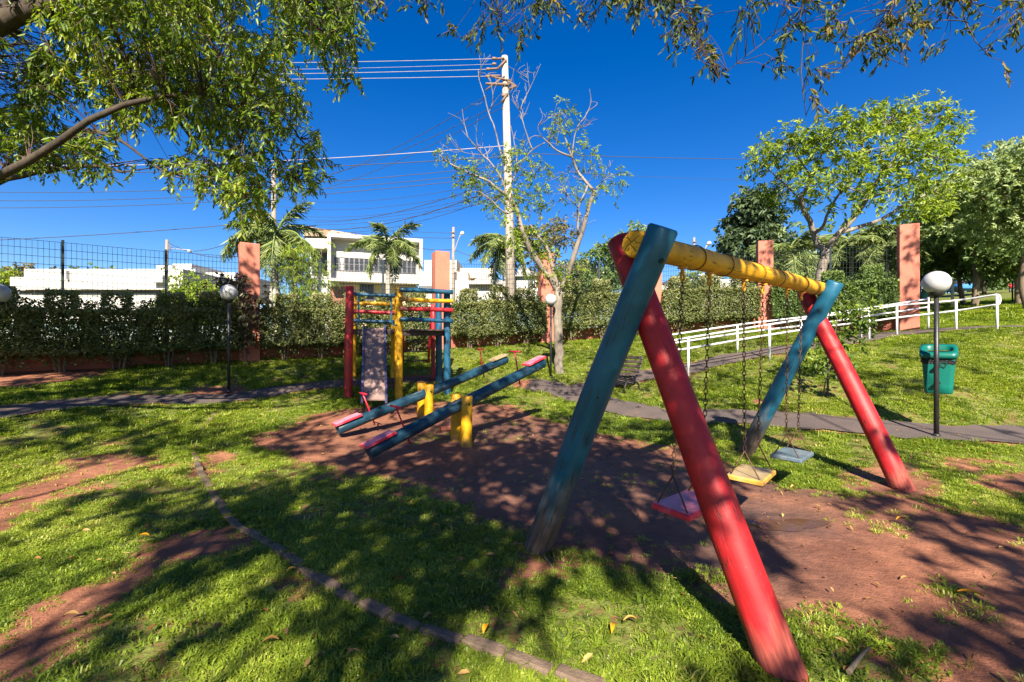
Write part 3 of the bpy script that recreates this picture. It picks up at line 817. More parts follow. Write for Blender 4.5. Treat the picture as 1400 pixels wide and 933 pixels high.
def shrub_meshes(seed, matl, dark=False):
    r = np.random.default_rng(seed)
    n = 11000
    B = []; N = []; T = []
    def boxshell(c, d, m):
        f = r.integers(0, 6, m); u = r.uniform(-1, 1, (m, 3))
        ax = f // 2; sg = (f % 2) * 2 - 1
        w = np.array([d[1] * d[2], d[0] * d[2], d[0] * d[1]]); ax = r.choice(3, m, p=w / w.sum())
        u[np.arange(m), ax] = sg
        nn = np.zeros((m, 3)); nn[np.arange(m), ax] = sg
        p = u * np.array(d) / 2
        nb = fbm(p[:, 0] * 5 + seed, p[:, 2] * 5 + p[:, 1] * 4, seed, 3)
        p = p + nn * ((nb - .5) * .20 - np.abs(r.normal(size=m)) * .05)[:, None]
        # round the corners
        return p + np.array(c), nn, nb
    w1 = 1.10 + r.uniform(-.06, .06); d1 = .66
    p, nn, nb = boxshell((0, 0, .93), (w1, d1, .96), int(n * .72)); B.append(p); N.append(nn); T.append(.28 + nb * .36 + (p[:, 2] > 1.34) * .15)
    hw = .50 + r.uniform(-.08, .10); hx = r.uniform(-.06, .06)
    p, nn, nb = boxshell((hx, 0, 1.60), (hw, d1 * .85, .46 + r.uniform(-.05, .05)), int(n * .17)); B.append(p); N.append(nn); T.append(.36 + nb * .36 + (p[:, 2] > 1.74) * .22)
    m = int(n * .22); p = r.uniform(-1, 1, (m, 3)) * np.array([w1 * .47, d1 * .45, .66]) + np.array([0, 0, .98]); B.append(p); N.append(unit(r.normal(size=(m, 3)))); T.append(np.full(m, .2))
    m = int(n * .02); p = np.column_stack([r.normal(size=m) * .2, r.normal(size=m) * .16, r.uniform(.12, .45, m)]); B.append(p); N.append(unit(r.normal(size=(m, 3)))); T.append(np.full(m, .35))
    B = np.concatenate(B); N = np.concatenate(N); T = np.concatenate(T) + r.normal(size=len(np.concatenate(T))) * .12
    keep = fbm(B[:, 0] * 4 + seed * 3, B[:, 2] * 4 + B[:, 1] * 3, seed + 5, 3) + .25 * (np.abs(B[:, 2] - .95) < .45) > .29
    B = B[keep]; N = N[keep]; T = np.clip(T[keep], 0, 1)
    D = unit(N * .55 + r.normal(size=B.shape) * .6 + np.array([0, 0, .25])); nn = unit(N * .7 + r.normal(size=B.shape) * .55 + np.array([0, 0, .35]))
    L = r.uniform(.042, .078, len(B))
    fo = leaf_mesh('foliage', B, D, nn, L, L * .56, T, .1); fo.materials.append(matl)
    mb = MB()
    for k in range(3):
        x = (k - 1) * .10 + r.uniform(-.05, .05); y = r.uniform(-.06, .06)
        mb.tube([(x * .5, y * .5, -.1), (x * .8, y, .2), (x * 1.4, y * 1.2, .55), (x * 2.2, y * 1.6, 1.1)], [.032, .026, .02, .01], 6)
    st = mb.mesh('stem'); st.materials.append(M['bark_warm'])
    return fo, st
SH = [shrub_meshes(20 + k, M['leaf_hedge']) for k in range(5)]
SHD = [shrub_meshes(40 + k, M['leaf_mid']) for k in range(3)]
ORD = ['first', 'second', 'third', 'fourth', 'fifth', 'sixth', 'seventh', 'eighth']
BAYD = ['in the shaded hedge left of the lamp', 'between the left lamp pillar and the tower pillar', 'between the tower pillar and the sparse tree',
        'between the sparse tree and the near swing legs', 'behind the swing chains left of the far pillar', 'in the tall dark hedge at the ramp']
BSC = [.93, .93, 1.02, 1.06, 1.0, 1.08]
k2 = 0
for i in range(6):
    a = Vector(PIL[i][:2]); b = Vector(PIL[i+1][:2]); t = (b - a).normalized(); s = Vector((t.y, -t.x)); L = (b - a).length
    n = max(2, int(round((L - 1.1) / .86)))
    for k in range(n):
        u = (.86 + (L - 1.72) * k / (n - 1)) / L
        p = a.lerp(b, u) + s * .34; z = g1(p.x, p.y)
        fo, st = (SHD[k2 % 3] if i == 5 else SH[(k2 * 2 + i) % 5]); k2 += 1
        e = thing('hedge_shrub', '%s hedge shrub from the left %s' % (ORD[k], BAYD[i]), 'shrub', (p.x, p.y, z), 'clipped shrubs of the boundary hedge',
                  math.atan2(t.y, t.x) + (math.pi if (k + i) % 2 else 0) + random.uniform(-.06, .06))
        e.scale = (random.uniform(.94, 1.08), random.uniform(.95, 1.1), BSC[i] * random.uniform(.96, 1.05))
        for nme, me in (('foliage', fo), ('stem', st)):
            o = bpy.data.objects.new(nme, me); COL.objects.link(o); o.parent = e

# ------------------------------------------------------------------ handrails
def rail(label, posts, top, low, mat, ends):
    o = thing('handrail', label, 'handrail', (posts[0][0], posts[0][1], posts[0][2]), 'white handrails of the ramp')
    for x, y, z0, z1 in posts:
        mb = MB(); mb.tube([(x, y, z0 - .15), (x, y, z1)], .029, 10); mb.build('post', mat, o)
    for nme, pts in (('top_rail', top), ('lower_rail', low)):
        mb = MB(); mb.tube(resample(pts, .12) + [Vector(pts[-1])], .024, 8); mb.build(nme, mat, o)
    for p, q in ends:
        mb = MB(); m = (p + q) / 2; d = (p - q).normalized()
        out = (Vector((1, 0, 0)) if p.x > 10 else Vector((-1, 0, 0))) * .08
        mb.tube(resample([p, p + out * .7 - Vector((0, 0, .03)), m + out, q + out * .7 + Vector((0, 0, .03)), q], .03) + [q], .024, 8)
        mb.build('rail_end', mat, o)
nd_ = [(924,10.7,465,477.5),(941,10.8,462,476.6),(1052,10.8,444,458),(1130,11.7,432,446.5),(1188,12.6,424.5,440),(1226,12.8,418,434.6),(1307,12.4,411,425),(1363,11.7,403,416.6)]
top = [W(a, c, b) for a, b, c, d in nd_]; low = [W(a, d, b) for a, b, c, d in nd_]
posts = []
for (a, b, c, d) in nd_[1:]:
    p = W(a, c, b); posts.append((p.x, p.y, g1(p.x, p.y), p.z))
rail('white tubular handrail on the near side of the ramp', posts, top, low, M['white_rail'], [(top[0], low[0]), (top[-1], low[-1])])
fd = [(905,11.85,460,472),(1016,12.1,443.5,455),(1105,12.4,433,444.5),(1177,12.95,423,434),(1269,13.35,409,420)]
top = [W(a, c, b) for a, b, c, d in fd]; low = [W(a, d, b) for a, b, c, d in fd]
posts = []
for a, b, c in ((905,11.85,460),(1008,12.08,444.6),(1095,12.36,434),(1177,12.95,423),(1269,13.35,409)):
    p = W(a, c, b); posts.append((p.x, p.y, g1(p.x, p.y), p.z + (.05 if a == 1269 else 0)))
rail('white tubular handrail on the far side of the ramp, against the hedge', posts, top, low, M['white_rail'], [(top[0], low[0])])

# ------------------------------------------------------------------ lamps
def lamp(x, y, h, r, label):
    z = g1(x, y)
    o = thing('garden_lamp', label, 'lamp', (x, y, z), 'white globe lamps on black poles')
    mb = MB(); mb.tube([(0, 0, -.2), (0, 0, h - 2 * r + .0)], [.029, .027], 14); mb.lathe([(.045, 0), (.045, .03), (.036, .05)], 14)
    mb.build('pole', M['black'], o, Matrix.Translation((x, y, z)))
    mb = MB(); mb.lathe([(.035, -.07), (.075, -.045), (.085, -.01), (.085, .018), (.06, .03)], 20)
    mb.build('collar', M['black'], o, Matrix.Translation((x, y, z + h - 2 * r + .03)))
    mb = MB(); prof = []
    for k in range(25):
        th = -math.pi / 2 + .42 + (math.pi - .43) * k / 24
        prof.append((r * math.cos(th), r * math.sin(th)))
    mb.lathe(prof, 32)
    mb.build('globe', M['globe'], o, Matrix.Translation((x, y, z + h - r)))
LZ = []
b_ = gp(1280, 598); LAMP_R = b_
lamp(b_.x, b_.y, CAMZ + 95.5 / F * b_.y - b_.z, .152, 'large globe lamp beside the green bin on the right')
b_ = gp(313, 537); lamp(b_.x, b_.y, CAMZ + 77 / F * b_.y - b_.z, .162, 'globe lamp in front of the shaded hedge and salmon pillar')
b_ = gp(753, 517); lamp(b_.x, b_.y, CAMZ + 64.5 / F * b_.y - b_.z, .152, 'small globe lamp in front of the sparse tree trunk')
b_ = gp(-4, 556); lamp(b_.x, b_.y, CAMZ + 79 / F * b_.y - b_.z, .155, 'globe lamp cut off by the left edge of the picture')

# ------------------------------------------------------------------ litter bin on the lamp pole
dv = Vector((LAMP_R.x, LAMP_R.y, 0)).normalized(); rt = Vector((dv.y, -dv.x, 0))
bc = Vector((LAMP_R.x, LAMP_R.y, 0)) + dv * .27 + rt * .02
zt = CAMZ - 11 / F * bc.y; zb = CAMZ - 71 / F * bc.y
Mb = Matrix.Translation((bc.x, bc.y, zb)) @ Matrix.Rotation(math.atan2(rt.y, rt.x), 4, 'Z') @ Matrix.Diagonal((.80, .85, 1, 1))
bino = thing('litter_bin', 'green plastic litter bin with a black bag fixed behind the lamp pole', 'bin', (bc.x, bc.y, zb))
H = zt - zb
def rrect(w, d, r, n=6):
    pts = []
    for cx, cy, a0 in ((w/2-r, d/2-r, 0), (-w/2+r, d/2-r, 90), (-w/2+r, -d/2+r, 180), (w/2-r, -d/2+r, 270)):
        for k in range(n):
            a = R(a0 + 90 * k / (n - 1)); pts.append((cx + r * math.cos(a), cy + r * math.sin(a)))
    return pts
def loft(mb, secs, close=(True, True), smooth=True):
    n = len(secs[0]); b = len(mb.v)
    for sct in secs: mb.v += [tuple(p) for p in sct]
    for i in range(len(secs) - 1):
        for k in range(n):
            k2 = (k + 1) % n
            mb.f.append((b + i*n + k, b + i*n + k2, b + (i+1)*n + k2, b + (i+1)*n + k)); mb.s.append(smooth)
    if close[0]: mb.f.append(tuple(b + k for k in range(n))[::-1]); mb.s.append(False)
    if close[1]: mb.f.append(tuple(b + (len(secs)-1)*n + k for k in range(n))); mb.s.append(False)
mb = MB(); secs = []
for z, w, d, r in ((0,.33,.25,.05),(.012,.36,.28,.06),(.1,.372,.288,.06),(H*.5,.40,.31,.06),(H*.86,.432,.33,.06)):
    secs.append([(x, y, z + (y * .34 if z > H * .8 else 0)) for x, y in rrect(w, d, r)])
loft(mb, secs, (True, False)); mb.build('body', M['bin'], bino, Mb)
mb = MB(); secs = []
for z, w, d, r in ((H*.80,.434,.332,.06),(H*.815,.442,.342,.06),(H*.86,.446,.345,.06),(H*.9,.442,.342,.06)):
    secs.append([(x + .004 * math.sin(37 * x + 50 * y), y + .004 * math.cos(43 * x), z + y * .34 - .028 + .006 * math.sin(60 * x + 40 * y)) for x, y in rrect(w, d, r, 9)])
loft(mb, secs, (False, False)); mb.build('bag', M['bag'], bino, Mb)
mb = MB(); secs = []
for z, w, d, r in ((H*.885,.45,.352,.07),(H*.89,.485,.385,.08),(H*.955,.49,.39,.08),(H,.465,.37,.075),(H*1.005,.38,.25,.1),(H*.985,.365,.235,.1),(H*.9,.35,.22,.09)):
    secs.append([(x, y, z + (y + .02) * .34) for x, y in rrect(w, d, r)])
loft(mb, secs, (False, False)); mb.build('rim', M['binrim'], bino, Mb)
mb = MB(); mb.v = [(x, y, H * .86 + y * .2) for x, y in rrect(.40, .30, .09)]; mb.f = [tuple(range(24))]; mb.s = [False]
mb.build('bag_lining', M['bag'], bino, Mb)
for zf_ in (.62, .25):
    mb = MB(); mb.box((0, -.185, H * zf_), (.05, .13, .03)); mb.build('bracket', M['black'], bino, Mb)
mb = MB()        # three chasing arrows, flat print standing on the front of the body
for k in range(3):
    a = R(120 * k + 90); 
    def P2(u, v):
        x = u * math.cos(a) - v * math.sin(a); y = u * math.sin(a) + v * math.cos(a)
        zz_ = H * .66 + y * .05; wd_ = .37 + (.432 - .372) * zz_ / H
        return (.062 + x * .058, -(.288 + .046 * (zz_ - .1) / H) / 2 - .018, zz_)
    for (u0, v0, u1, v1) in (((.62, -.55, .62, .15)), ((.62, .15, .30, .62))):
        d = Vector((u1 - u0, v1 - v0)).normalized(); nrm = Vector((-d.y, d.x)) * .13
        mb.quad(P2(u0 - nrm.x, v0 - nrm.y), P2(u1 - nrm.x, v1 - nrm.y), P2(u1 + nrm.x, v1 + nrm.y), P2(u0 + nrm.x, v0 + nrm.y))
    mb.quad(P2(.30 - .28, .62 - .2), P2(.30 + .2, .62 + .28), P2(.05, .98))
mb.build('recycling_mark', M['mark'], bino, Mb)

# ------------------------------------------------------------------ bench
Bp = gp(852, 538)
ld = Vector((-.50, .866, 0)); fdv = Vector((-.866, -.50, 0))
Mn = Matrix(((ld.x, fdv.x, 0, Bp.x), (ld.y, fdv.y, 0, Bp.y), (0, 0, 1, Bp.z), (0, 0, 0, 1)))   # x along, y to the front
Mn = Matrix(((ld.x, -fdv.x, 0, Bp.x), (ld.y, -fdv.y, 0, Bp.y), (0, 0, 1, Bp.z), (0, 0, 0, 1)))  # y to the back
bench = thing('park_bench', 'dark slatted park bench with cast iron ends beside the path', 'bench', Bp)
for x in (0, 1.25):
    mb = MB()
    mb.tube(resample([(x, .02, 0), (x, .03, .10), (x, .09, .24), (x, .06, .36), (x, .0, .40)], .03), .021, 7)
    mb.tube(resample([(x, .56, 0), (x, .50, .06), (x, .46, .2), (x, .34, .27), (x, .28, .36)], .03), .021, 7)
    mb.tube(resample([(x, -.02, .40), (x, .2, .37), (x, .42, .38), (x, .50, .55), (x, .58, .80)], .03), .02, 7)
    mb.tube(resample([(x, .07, .28), (x, .16, .2), (x, .26, .22), (x, .26, .3), (x, .18, .31)], .02), .014, 6)
    mb.box((x, .02, .01), (.05, .10, .02)); mb.box((x, .56, .01), (.05, .10, .02))
    mb.build('iron_end', M['iron'], bench, Mn)
for k in range(5):
    mb = MB(); mb.box((.62, .0 + k * .095, .415 - .012 * math.sin(k)), (1.36, .075, .032), None, .006); mb.build('seat_slat', M['benchwood'], bench, Mn)
for k in range(4):
    yy = .465 + k * .034; mb = MB(); mb.box((.62, yy, .50 + k * .097), (1.36, .03, .066), Matrix.Rotation(-.33, 3, 'X'), .006); mb.build('back_slat', M['benchwood'], bench, Mn)
# ------------------------------------------------------------------ logs
def log(name, p0, p1, r0, r1, mat, parent, seed=0, bend=0.0, n=24, seg=14, rough=.035, bev=.012):
    p0 = Vector(p0); p1 = Vector(p1); ax = p1 - p0; L = ax.length; q = ax.to_track_quat('Z', 'Y')
    V = []; Fc = []; S = []
    zs = [0.0] + [bev + (L - 2 * bev) * k / seg for k in range(seg + 1)] + [L]
    for j, z in enumerate(zs):
        u = z / L; r = r0 + (r1 - r0) * u
        if j in (0, len(zs) - 1): r -= bev * .8
        bx = bend * math.sin(math.pi * min(max((u - .15) / .85, 0), 1)) + .012 * math.sin(u * 5 + seed) * min(L, 1.5) / 2
        by = .010 * math.sin(u * 4 + seed * 2.3) * min(L, 1.5) / 2
        for k in range(n):
            th = 2 * math.pi * k / n
            m = 1 + rough * (float(vnoise(3 * math.cos(th) + seed, u * 5 * L / 2 + 3 * math.sin(th), seed)) - .5) * 2
            # a shallow drying check down one side
            m -= .035 * math.exp(-((th - 4.4 - .25 * math.sin(u * 6 + seed)) / .09) ** 2)
            V.append((bx + r * m * math.cos(th), by + r * m * math.sin(th), z))
    for j in range(len(zs) - 1):
        for k in range(n):
            k2 = (k + 1) % n
            Fc.append((j*n + k, j*n + k2, (j+1)*n + k2, (j+1)*n + k)); S.append(True)
    for j, rev in ((0, True), (len(zs) - 1, False)):
        b = len(V); V += V[j*n:(j+1)*n]
        c = len(V); V.append(tuple(sum(v[i] for v in V[j*n:(j+1)*n]) / n for i in range(3)))
        for k in range(n):
            f = (b + k, b + (k + 1) % n, c); Fc.append(f[::-1] if rev else f); S.append(False)
    me = bpy.data.meshes.new(name); me.from_pydata(V, [], Fc); me.polygons.foreach_set('use_smooth', np.array(S, bool)); me.update()
    return link(name, me, mat, parent, Matrix.Translation(p0) @ q.to_matrix().to_4x4())
def disc(name, c, nrm, r, t, mat, parent, n=14):
    mb = MB(); mb.lathe([(r * .9, -t), (r, -t * .7), (r, t * .5), (r * .85, t)], n)
    return mb.build(name, mat, parent, Matrix.Translation(c) @ Vector(nrm).to_track_quat('Z', 'Y').to_matrix().to_4x4())

# ------------------------------------------------------------------ swing frame
E0 = Vector((.655, 2.565, 0)); E1 = Vector((3.55, 5.34, 0)); bdir = (E1 - E0).normalized(); BL = (E1 - E0).length
def bz(s): return 2.055 + .06 * s / BL
swf = thing('swing_set', 'painted log swing frame with red and blue legs and a yellow beam', 'swing set', ((E0 + E1) / 2).to_tuple())
def W3(px, py, d): return W(px, py, d)
rb = gp(1068, 914); bb_ = gp(733, 749)
nr_top = W(847, 328, 2.86); nb_top = W(908, 311, 2.46)
log('red_leg', rb - (nr_top - rb).normalized() * .15, nr_top, .098, .083, M['red'], swf, 1)
log('blue_leg', bb_ - (nb_top - bb_).normalized() * .15, nb_top, .098, .083, M['blue'], swf, 2)
fr = gp(1232, 668); fb = gp(1020, 619)
fr_top = W(1101, 398, 5.5); fb_top = W(1143, 386, 5.15)
log('red_leg', fr - (fr_top - fr).normalized() * .15, fr_top, .098, .085, M['red'], swf, 3)
log('blue_leg', fb - (fb_top - fb).normalized() * .15, fb_top, .096, .085, M['blue'], swf, 4, -.05)
bm0 = W(863, 331.5, 2.56)
bm1 = W(1122, 396, 5.38)
bm = log('beam', bm0, bm1, .077, .080, M['yellow_beam'], swf, 5, n=28, seg=18, rough=.05)
bax = (bm1 - bm0).normalized(); BMID = lambda s: bm0.lerp(bm1, s / (bm1 - bm0).length)
def param(px):        # where the beam passes a given picture column
    k = (px - 700) / F
    return (k * bm0.y - bm0.x) / ((bm1.x - bm0.x) - k * (bm1.y - bm0.y))
HANG = [param(p) for p in (933, 970, 1016.6, 1043, 1076, 1095.5)]
for px in (949, 988, 1033, 1060, 1093, 1110, 1011):
    if px == 1011: continue
    t = param(px); c = bm0.lerp(bm1, t); mb = MB(); ring = []
    q = bax.to_track_quat('Z', 'Y')
    pts = [c + q @ Vector((.0835 * math.cos(a), .0835 * math.sin(a), .006 * math.sin(a * 2))) for a in [2 * math.pi * k / 24 for k in range(25)]]
    mb.tube(pts, .0042, 5, False); mb.build('steel_band', M['band'], swf)
for t in HANG:
    c = bm0.lerp(bm1, t); mb = MB()
    mb.tube([c - Vector((0, 0, .07)), c - Vector((0, 0, .125))], .013, 8)
    mb.box(c - Vector((0, 0, .084)), (.05, .05, .012))
    pts = [c + Vector((0, 0, -.148)) + Vector((bax.x * .024 * math.cos(a), bax.y * .024 * math.cos(a), .024 * math.sin(a))) for a in [2 * math.pi * k / 12 for k in range(13)]]
    mb.tube(pts, .0075, 6, False); mb.build('eye_bolt', M['eye'], swf)
# drying cracks across the sawn end of the beam
_q = bax.to_track_quat('Z', 'Y')
for pts in (((-.055, .035), (-.02, .012), (.0, .0), (.03, -.022), (.05, -.05)), ((0, 0), (.022, .03), (.018, .062)), ((.01, -.006), (-.02, -.04), (-.028, -.062)), ((.022, .03), (.05, .036)), ((-.02, .012), (-.035, -.01), (-.062, -.012))):
    mb = MB(); mb.tube([bm0 + _q @ Vector((x, y, -.0005)) for x, y in pts], [.0012] + [.0022] * (len(pts) - 2) + [.001], 5); mb.build('end_crack', M['darkhole'], swf)
# bolt holes
for (p0, p1, t, leg_r) in ((bb_, nb_top, .93, .083), (bb_, nb_top, .56, .09)):
    c = p0.lerp(p1, t); v = (Vector((0, 0, CAMZ)) - c).normalized(); ax = (p1 - p0).normalized(); v = (v - ax * v.dot(ax)).normalized()
    sd = ax.cross(v); off = .055 if t > .9 else .01
    nn = (v * math.sqrt(leg_r ** 2 - off ** 2) + sd * (off if (sd.x > 0) else -off))
    disc('bolt', c + nn * .985, nn, .015 if t > .9 else .008, .004, M['darkhole'], swf, 10)
c = fb.lerp(fb_top, .78); v = (Vector((0, 0, CAMZ)) - c).normalized(); disc('bolt', c + v * .088, v, .017, .004, M['darkhole'], swf, 10)

# chain link mesh shared by every chain length
def chain(mb, p, q, link_l=.052):
    p = Vector(p); q = Vector(q); n = max(1, int((p - q).length / (link_l * .74))); d = (q - p) / n
    t = d.normalized(); a = t.cross(Vector((0.3, 1, 0.1))).normalized(); b = t.cross(a)
    for k in range(n):
        c = p + d * (k + .5); s = a if k % 2 else b
        pts = []
        for j in range(9):
            th = 2 * math.pi * j / 8
            pts.append(c + t * (link_l / 2 * math.sin(th)) + s * (.012 * math.cos(th)))
        mb.tube(pts, .0035, 5, False)
SWG = [((0, 1), 'seat_red_top', 'seat_red', (932, 690), 'worn red plank swing seat behind the near red leg', .80, -.02),
       ((2, 3), 'seat_yellow_top', 'seat_yellow', (1025, 649), 'worn yellow plank swing seat in the middle of the three', .0, .02),
       ((4, 5), 'seat_grey', 'seat_grey', (1081, 622), 'blue grey plank swing seat farthest along the beam', .0, .0)]
for (i, j), mtop, mside, spx, lab, _, tw in SWG:
    a = bm0.lerp(bm1, HANG[i]) - Vector((0, 0, .17)); b = bm0.lerp(bm1, HANG[j]) - Vector((0, 0, .17))
    mid = (a + b) / 2; sz = CAMZ - (spx[1] - 466.5) / F * mid.y
    c = Vector((mid.x, mid.y, sz))
    c.x = (spx[0] - 700) / F * mid.y * .6 + mid.x * .4
    o = thing('swing', lab, 'swing', c, 'plank swings hanging on chains from the yellow beam')
    u = (b - a); u.z = 0; u.normalize(); u = (Matrix.Rotation(tw * 4, 3, 'Z') @ u); w = Vector((-u.y, u.x, 0)); hl = .225; hw = .14
    Ms = Matrix(((u.x, w.x, 0, c.x), (u.y, w.y, 0, c.y), (0, 0, 1, c.z), (0, 0, 0, 1))) @ Matrix.Rotation(.03, 4, 'X')
    mb = MB(); mb.box((0, 0, 0), (2 * hl, 2 * hw, .042), None, .008); st = mb.build('seat', M[mside], o, Ms)
    if mtop != mside:
        mb = MB(); mb.box((0, 0, .0225), (2 * hl - .03, 2 * hw - .03, .003)); mb.build('worn_top', M[mtop], o, Ms)
    for e, (top, sg) in enumerate(((a, -1), (b, 1))):
        apex = c + u * sg * (hl - .03) + Vector((0, 0, .235)); apex = apex * .9 + Vector((top.x, top.y, apex.z)) * .1
        mb = MB(); chain(mb, top + Vector((0, 0, .005)), apex); mb.build('chain', M['rust'], o)
        for s2 in (-1, 1):
            f_ = c + u * sg * (hl - .03) + w * s2 * (hw - .03) + Vector((0, 0, .02))
            mb = MB(); mb.tube([apex, f_, f_ - Vector((0, 0, .05))], .0055, 6); mb.build('seat_rod', M['rust'], o)

# ------------------------------------------------------------------ seesaws
def seesaw(lab, lo, hi, posts, post_mats, hi_seat, rad):
    lo = Vector(lo); hi = Vector(hi); mid = (lo + hi) / 2; ax = (hi - lo).normalized(); L = (hi - lo).length
    o = thing('seesaw', lab, 'seesaw', (mid.x, mid.y, g1(mid.x, mid.y)), 'log seesaws on yellow posts')
    sd = ax.cross(Vector((0, 0, 1))).normalized(); up = sd.cross(ax).normalized()
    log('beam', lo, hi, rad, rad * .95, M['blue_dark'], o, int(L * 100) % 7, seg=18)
    for px, py, ztop, r in posts:
        z = g1(px, py); log('post', (px, py, z - .2), (px, py, ztop), r, r * .95, M['yellow'], o, int(px * -10) % 9, seg=6)
    Mo = Matrix(((ax.x, sd.x, up.x, 0), (ax.y, sd.y, up.y, 0), (ax.z, sd.z, up.z, 0), (0, 0, 0, 1)))
    for t, mt in ((.17, 'seat_red'), (L - .19, hi_seat)):
        c = lo + ax * t + up * (rad + .012)
        mb = MB(); mb.box((0, 0, 0), (.42, .185, .034), None, .006)
        seat = mb.build('seat', M[mt], o, Matrix.Translation(c) @ Mo)
        if mt == 'seat_red':
            mb = MB(); mb.box((0, 0, .0185), (.40, .165, .003)); mb.build('worn_top', M['seat_red_top'], seat, Matrix.Translation(c) @ Mo)
        for k in (-1, 1):
            disc('nail', c + ax * .13 * k + up * .021 + sd * .03 * k, up, .008, .002, M['darkhole'], o, 8)
    for t, s in ((.56, 1), (L - .62, -1)):
        p = lo + ax * t; q = p + up * (rad + .30) - ax * .05 * s
        mb = MB(); mb.tube([p - up * (rad + .07), q], .012, 8); mb.tube([q - sd * .13, q + sd * .13], .0145, 8)
        mb.build('handle', M['redmetal'], o)
    # axle through both posts
    pa, pb = Vector((posts[0][0], posts[0][1], posts[0][2] - .11)), Vector((posts[1][0], posts[1][1], posts[1][2] - .11))
    d = (pa - pb).normalized()
    mb = MB(); mb.tube([pa + d * .1, pb - d * .1], .012, 8); mb.build('axle', M['darkhole'], o)
    return o
la = gp(502, 626)
Alo = W(504, 619, 5.55); Ahi = W(742, 496, 7.72)
pn = gp(638, 611); pf = gp(623.5, 602)
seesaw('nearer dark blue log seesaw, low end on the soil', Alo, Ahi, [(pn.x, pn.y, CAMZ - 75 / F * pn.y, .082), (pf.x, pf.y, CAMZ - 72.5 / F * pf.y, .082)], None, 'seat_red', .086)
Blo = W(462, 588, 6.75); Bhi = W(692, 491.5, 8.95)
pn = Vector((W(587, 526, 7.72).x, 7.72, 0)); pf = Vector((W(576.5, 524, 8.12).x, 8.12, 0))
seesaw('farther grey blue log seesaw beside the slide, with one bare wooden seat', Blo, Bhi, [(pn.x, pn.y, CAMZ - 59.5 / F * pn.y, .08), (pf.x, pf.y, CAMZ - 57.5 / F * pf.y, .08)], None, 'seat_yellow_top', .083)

# ------------------------------------------------------------------ climbing tower with slide
pr = gp(477, 545); py_ = gp(545, 545); pbf = gp(611, 540); pbk = gp(599.5, 524)
tz = pr.z
tw = thing('play_tower', 'log climbing tower with a steel slide, coloured rails and a ladder', 'play tower', ((pr.x + pbf.x) / 2, pr.y + .8, tz))
bk = 1.62
prb = Vector((pr.x + (pr.x / pr.y) * 1.0 * bk * .97, pr.y + bk, 0)); pyb = Vector((W(538.5, 530, py_.y + bk).x, py_.y + bk, 0))
prb = Vector((W(482.5, 530, pr.y + bk).x, pr.y + bk, 0))
def ztop(py, d): return CAMZ - (py - 466.5) / F * d
def post(p, ytop, mat, r, seed): return log('post', (p.x, p.y, g1(p.x, p.y) - .25), (p.x + .01, p.y, ztop(ytop, p.y)), r, r * .96, M[mat], tw, seed, seg=10)
post(pr, 391.5, 'red2', .087, 3); post(py_, 394, 'yellow', .084, 5); post(prb, 402, 'yellow', .08, 8); post(pyb, 404, 'yellow', .082, 6)
post(pbf, 398, 'blue_rail', .076, 2); post(pbk, 398, 'blue_rail', .078, 7)
# rails on the right bay, in front of the posts
for k, (y0, y1, mt, r) in enumerate(((396.5, 399.5, 'blue_rail', .05), (409.5, 412, 'yellow', .046), (421.5, 425, 'red2', .047), (437, 439, 'blue_rail', .045))):
    a = W(546, y0, py_.y - .12); b = W(619, y1, pbf.y - .11)
    log('rail', a, b, r, r * .98, M[mt], tw, k + 11, n=16, seg=8)
# flat boards across the back of the left bay
for k, (y0, y1, mt) in enumerate(((402, 404.5, 'blue_rail'), (414, 416.5, 'yellow'), (426, 428, 'red2'), (438.5, 440.5, 'blue_rail'))):
    a = W(474, y0, prb.y - .09); b = W(541, y1, pyb.y - .09)
    log('rail', a, b, .045, .045, M[mt], tw, k + 20, n=16, seg=6)
# deck of planks with a dark edge beam
dzt = ztop(449.5, py_.y)
mbp = []
x0, x1 = pr.x - .02, pbf.x + .05
for k in range(9):
    yy = pr.y + .12 + k * .17
    mb = MB(); mb.box(((x0 + x1) / 2 - .03 * k * .8, yy, dzt - .03), (x1 - x0 - .12, .155, .035), None, .004); mb.build('deck_plank', M['deck'], tw)
mb = MB(); a = Vector((pr.x + .06, pr.y, dzt - .075)); b = Vector((py_.x - .07, py_.y, dzt - .075))
mb.box((a + b) / 2 + Vector((0, .02, 0)), ((b - a).length, .05, .10), None, .006); mb.build('edge_beam', M['deck'], tw)
mb = MB(); a = Vector((py_.x + .07, py_.y + .02, dzt - .085)); b = Vector((pbf.x - .06, pbf.y, dzt - .085)); d = (b - a)
mb.box((a + b) / 2, (d.length, .05, .13), Matrix.Rotation(math.atan2(d.y, d.x), 3, 'Z'), .006); mb.build('edge_beam', M['deck'], tw)
# hoops at the slide entrance
for xs, s in ((490.5, -1), (535.5, 1)):
    d0 = pr.y - .1; q = [W(xs + s * 6, 402, d0 + .1), W(xs, 403, d0), W(xs, 406, d0), W(xs, 425, d0), W(xs, 441, d0), W(xs + s * 2, 444.5, d0), W(xs + s * 7, 445, d0 + .1)]
    mb = MB(); mb.tube(q, .015, 8); mb.build('grab_hoop', M['bluemetal'], tw)
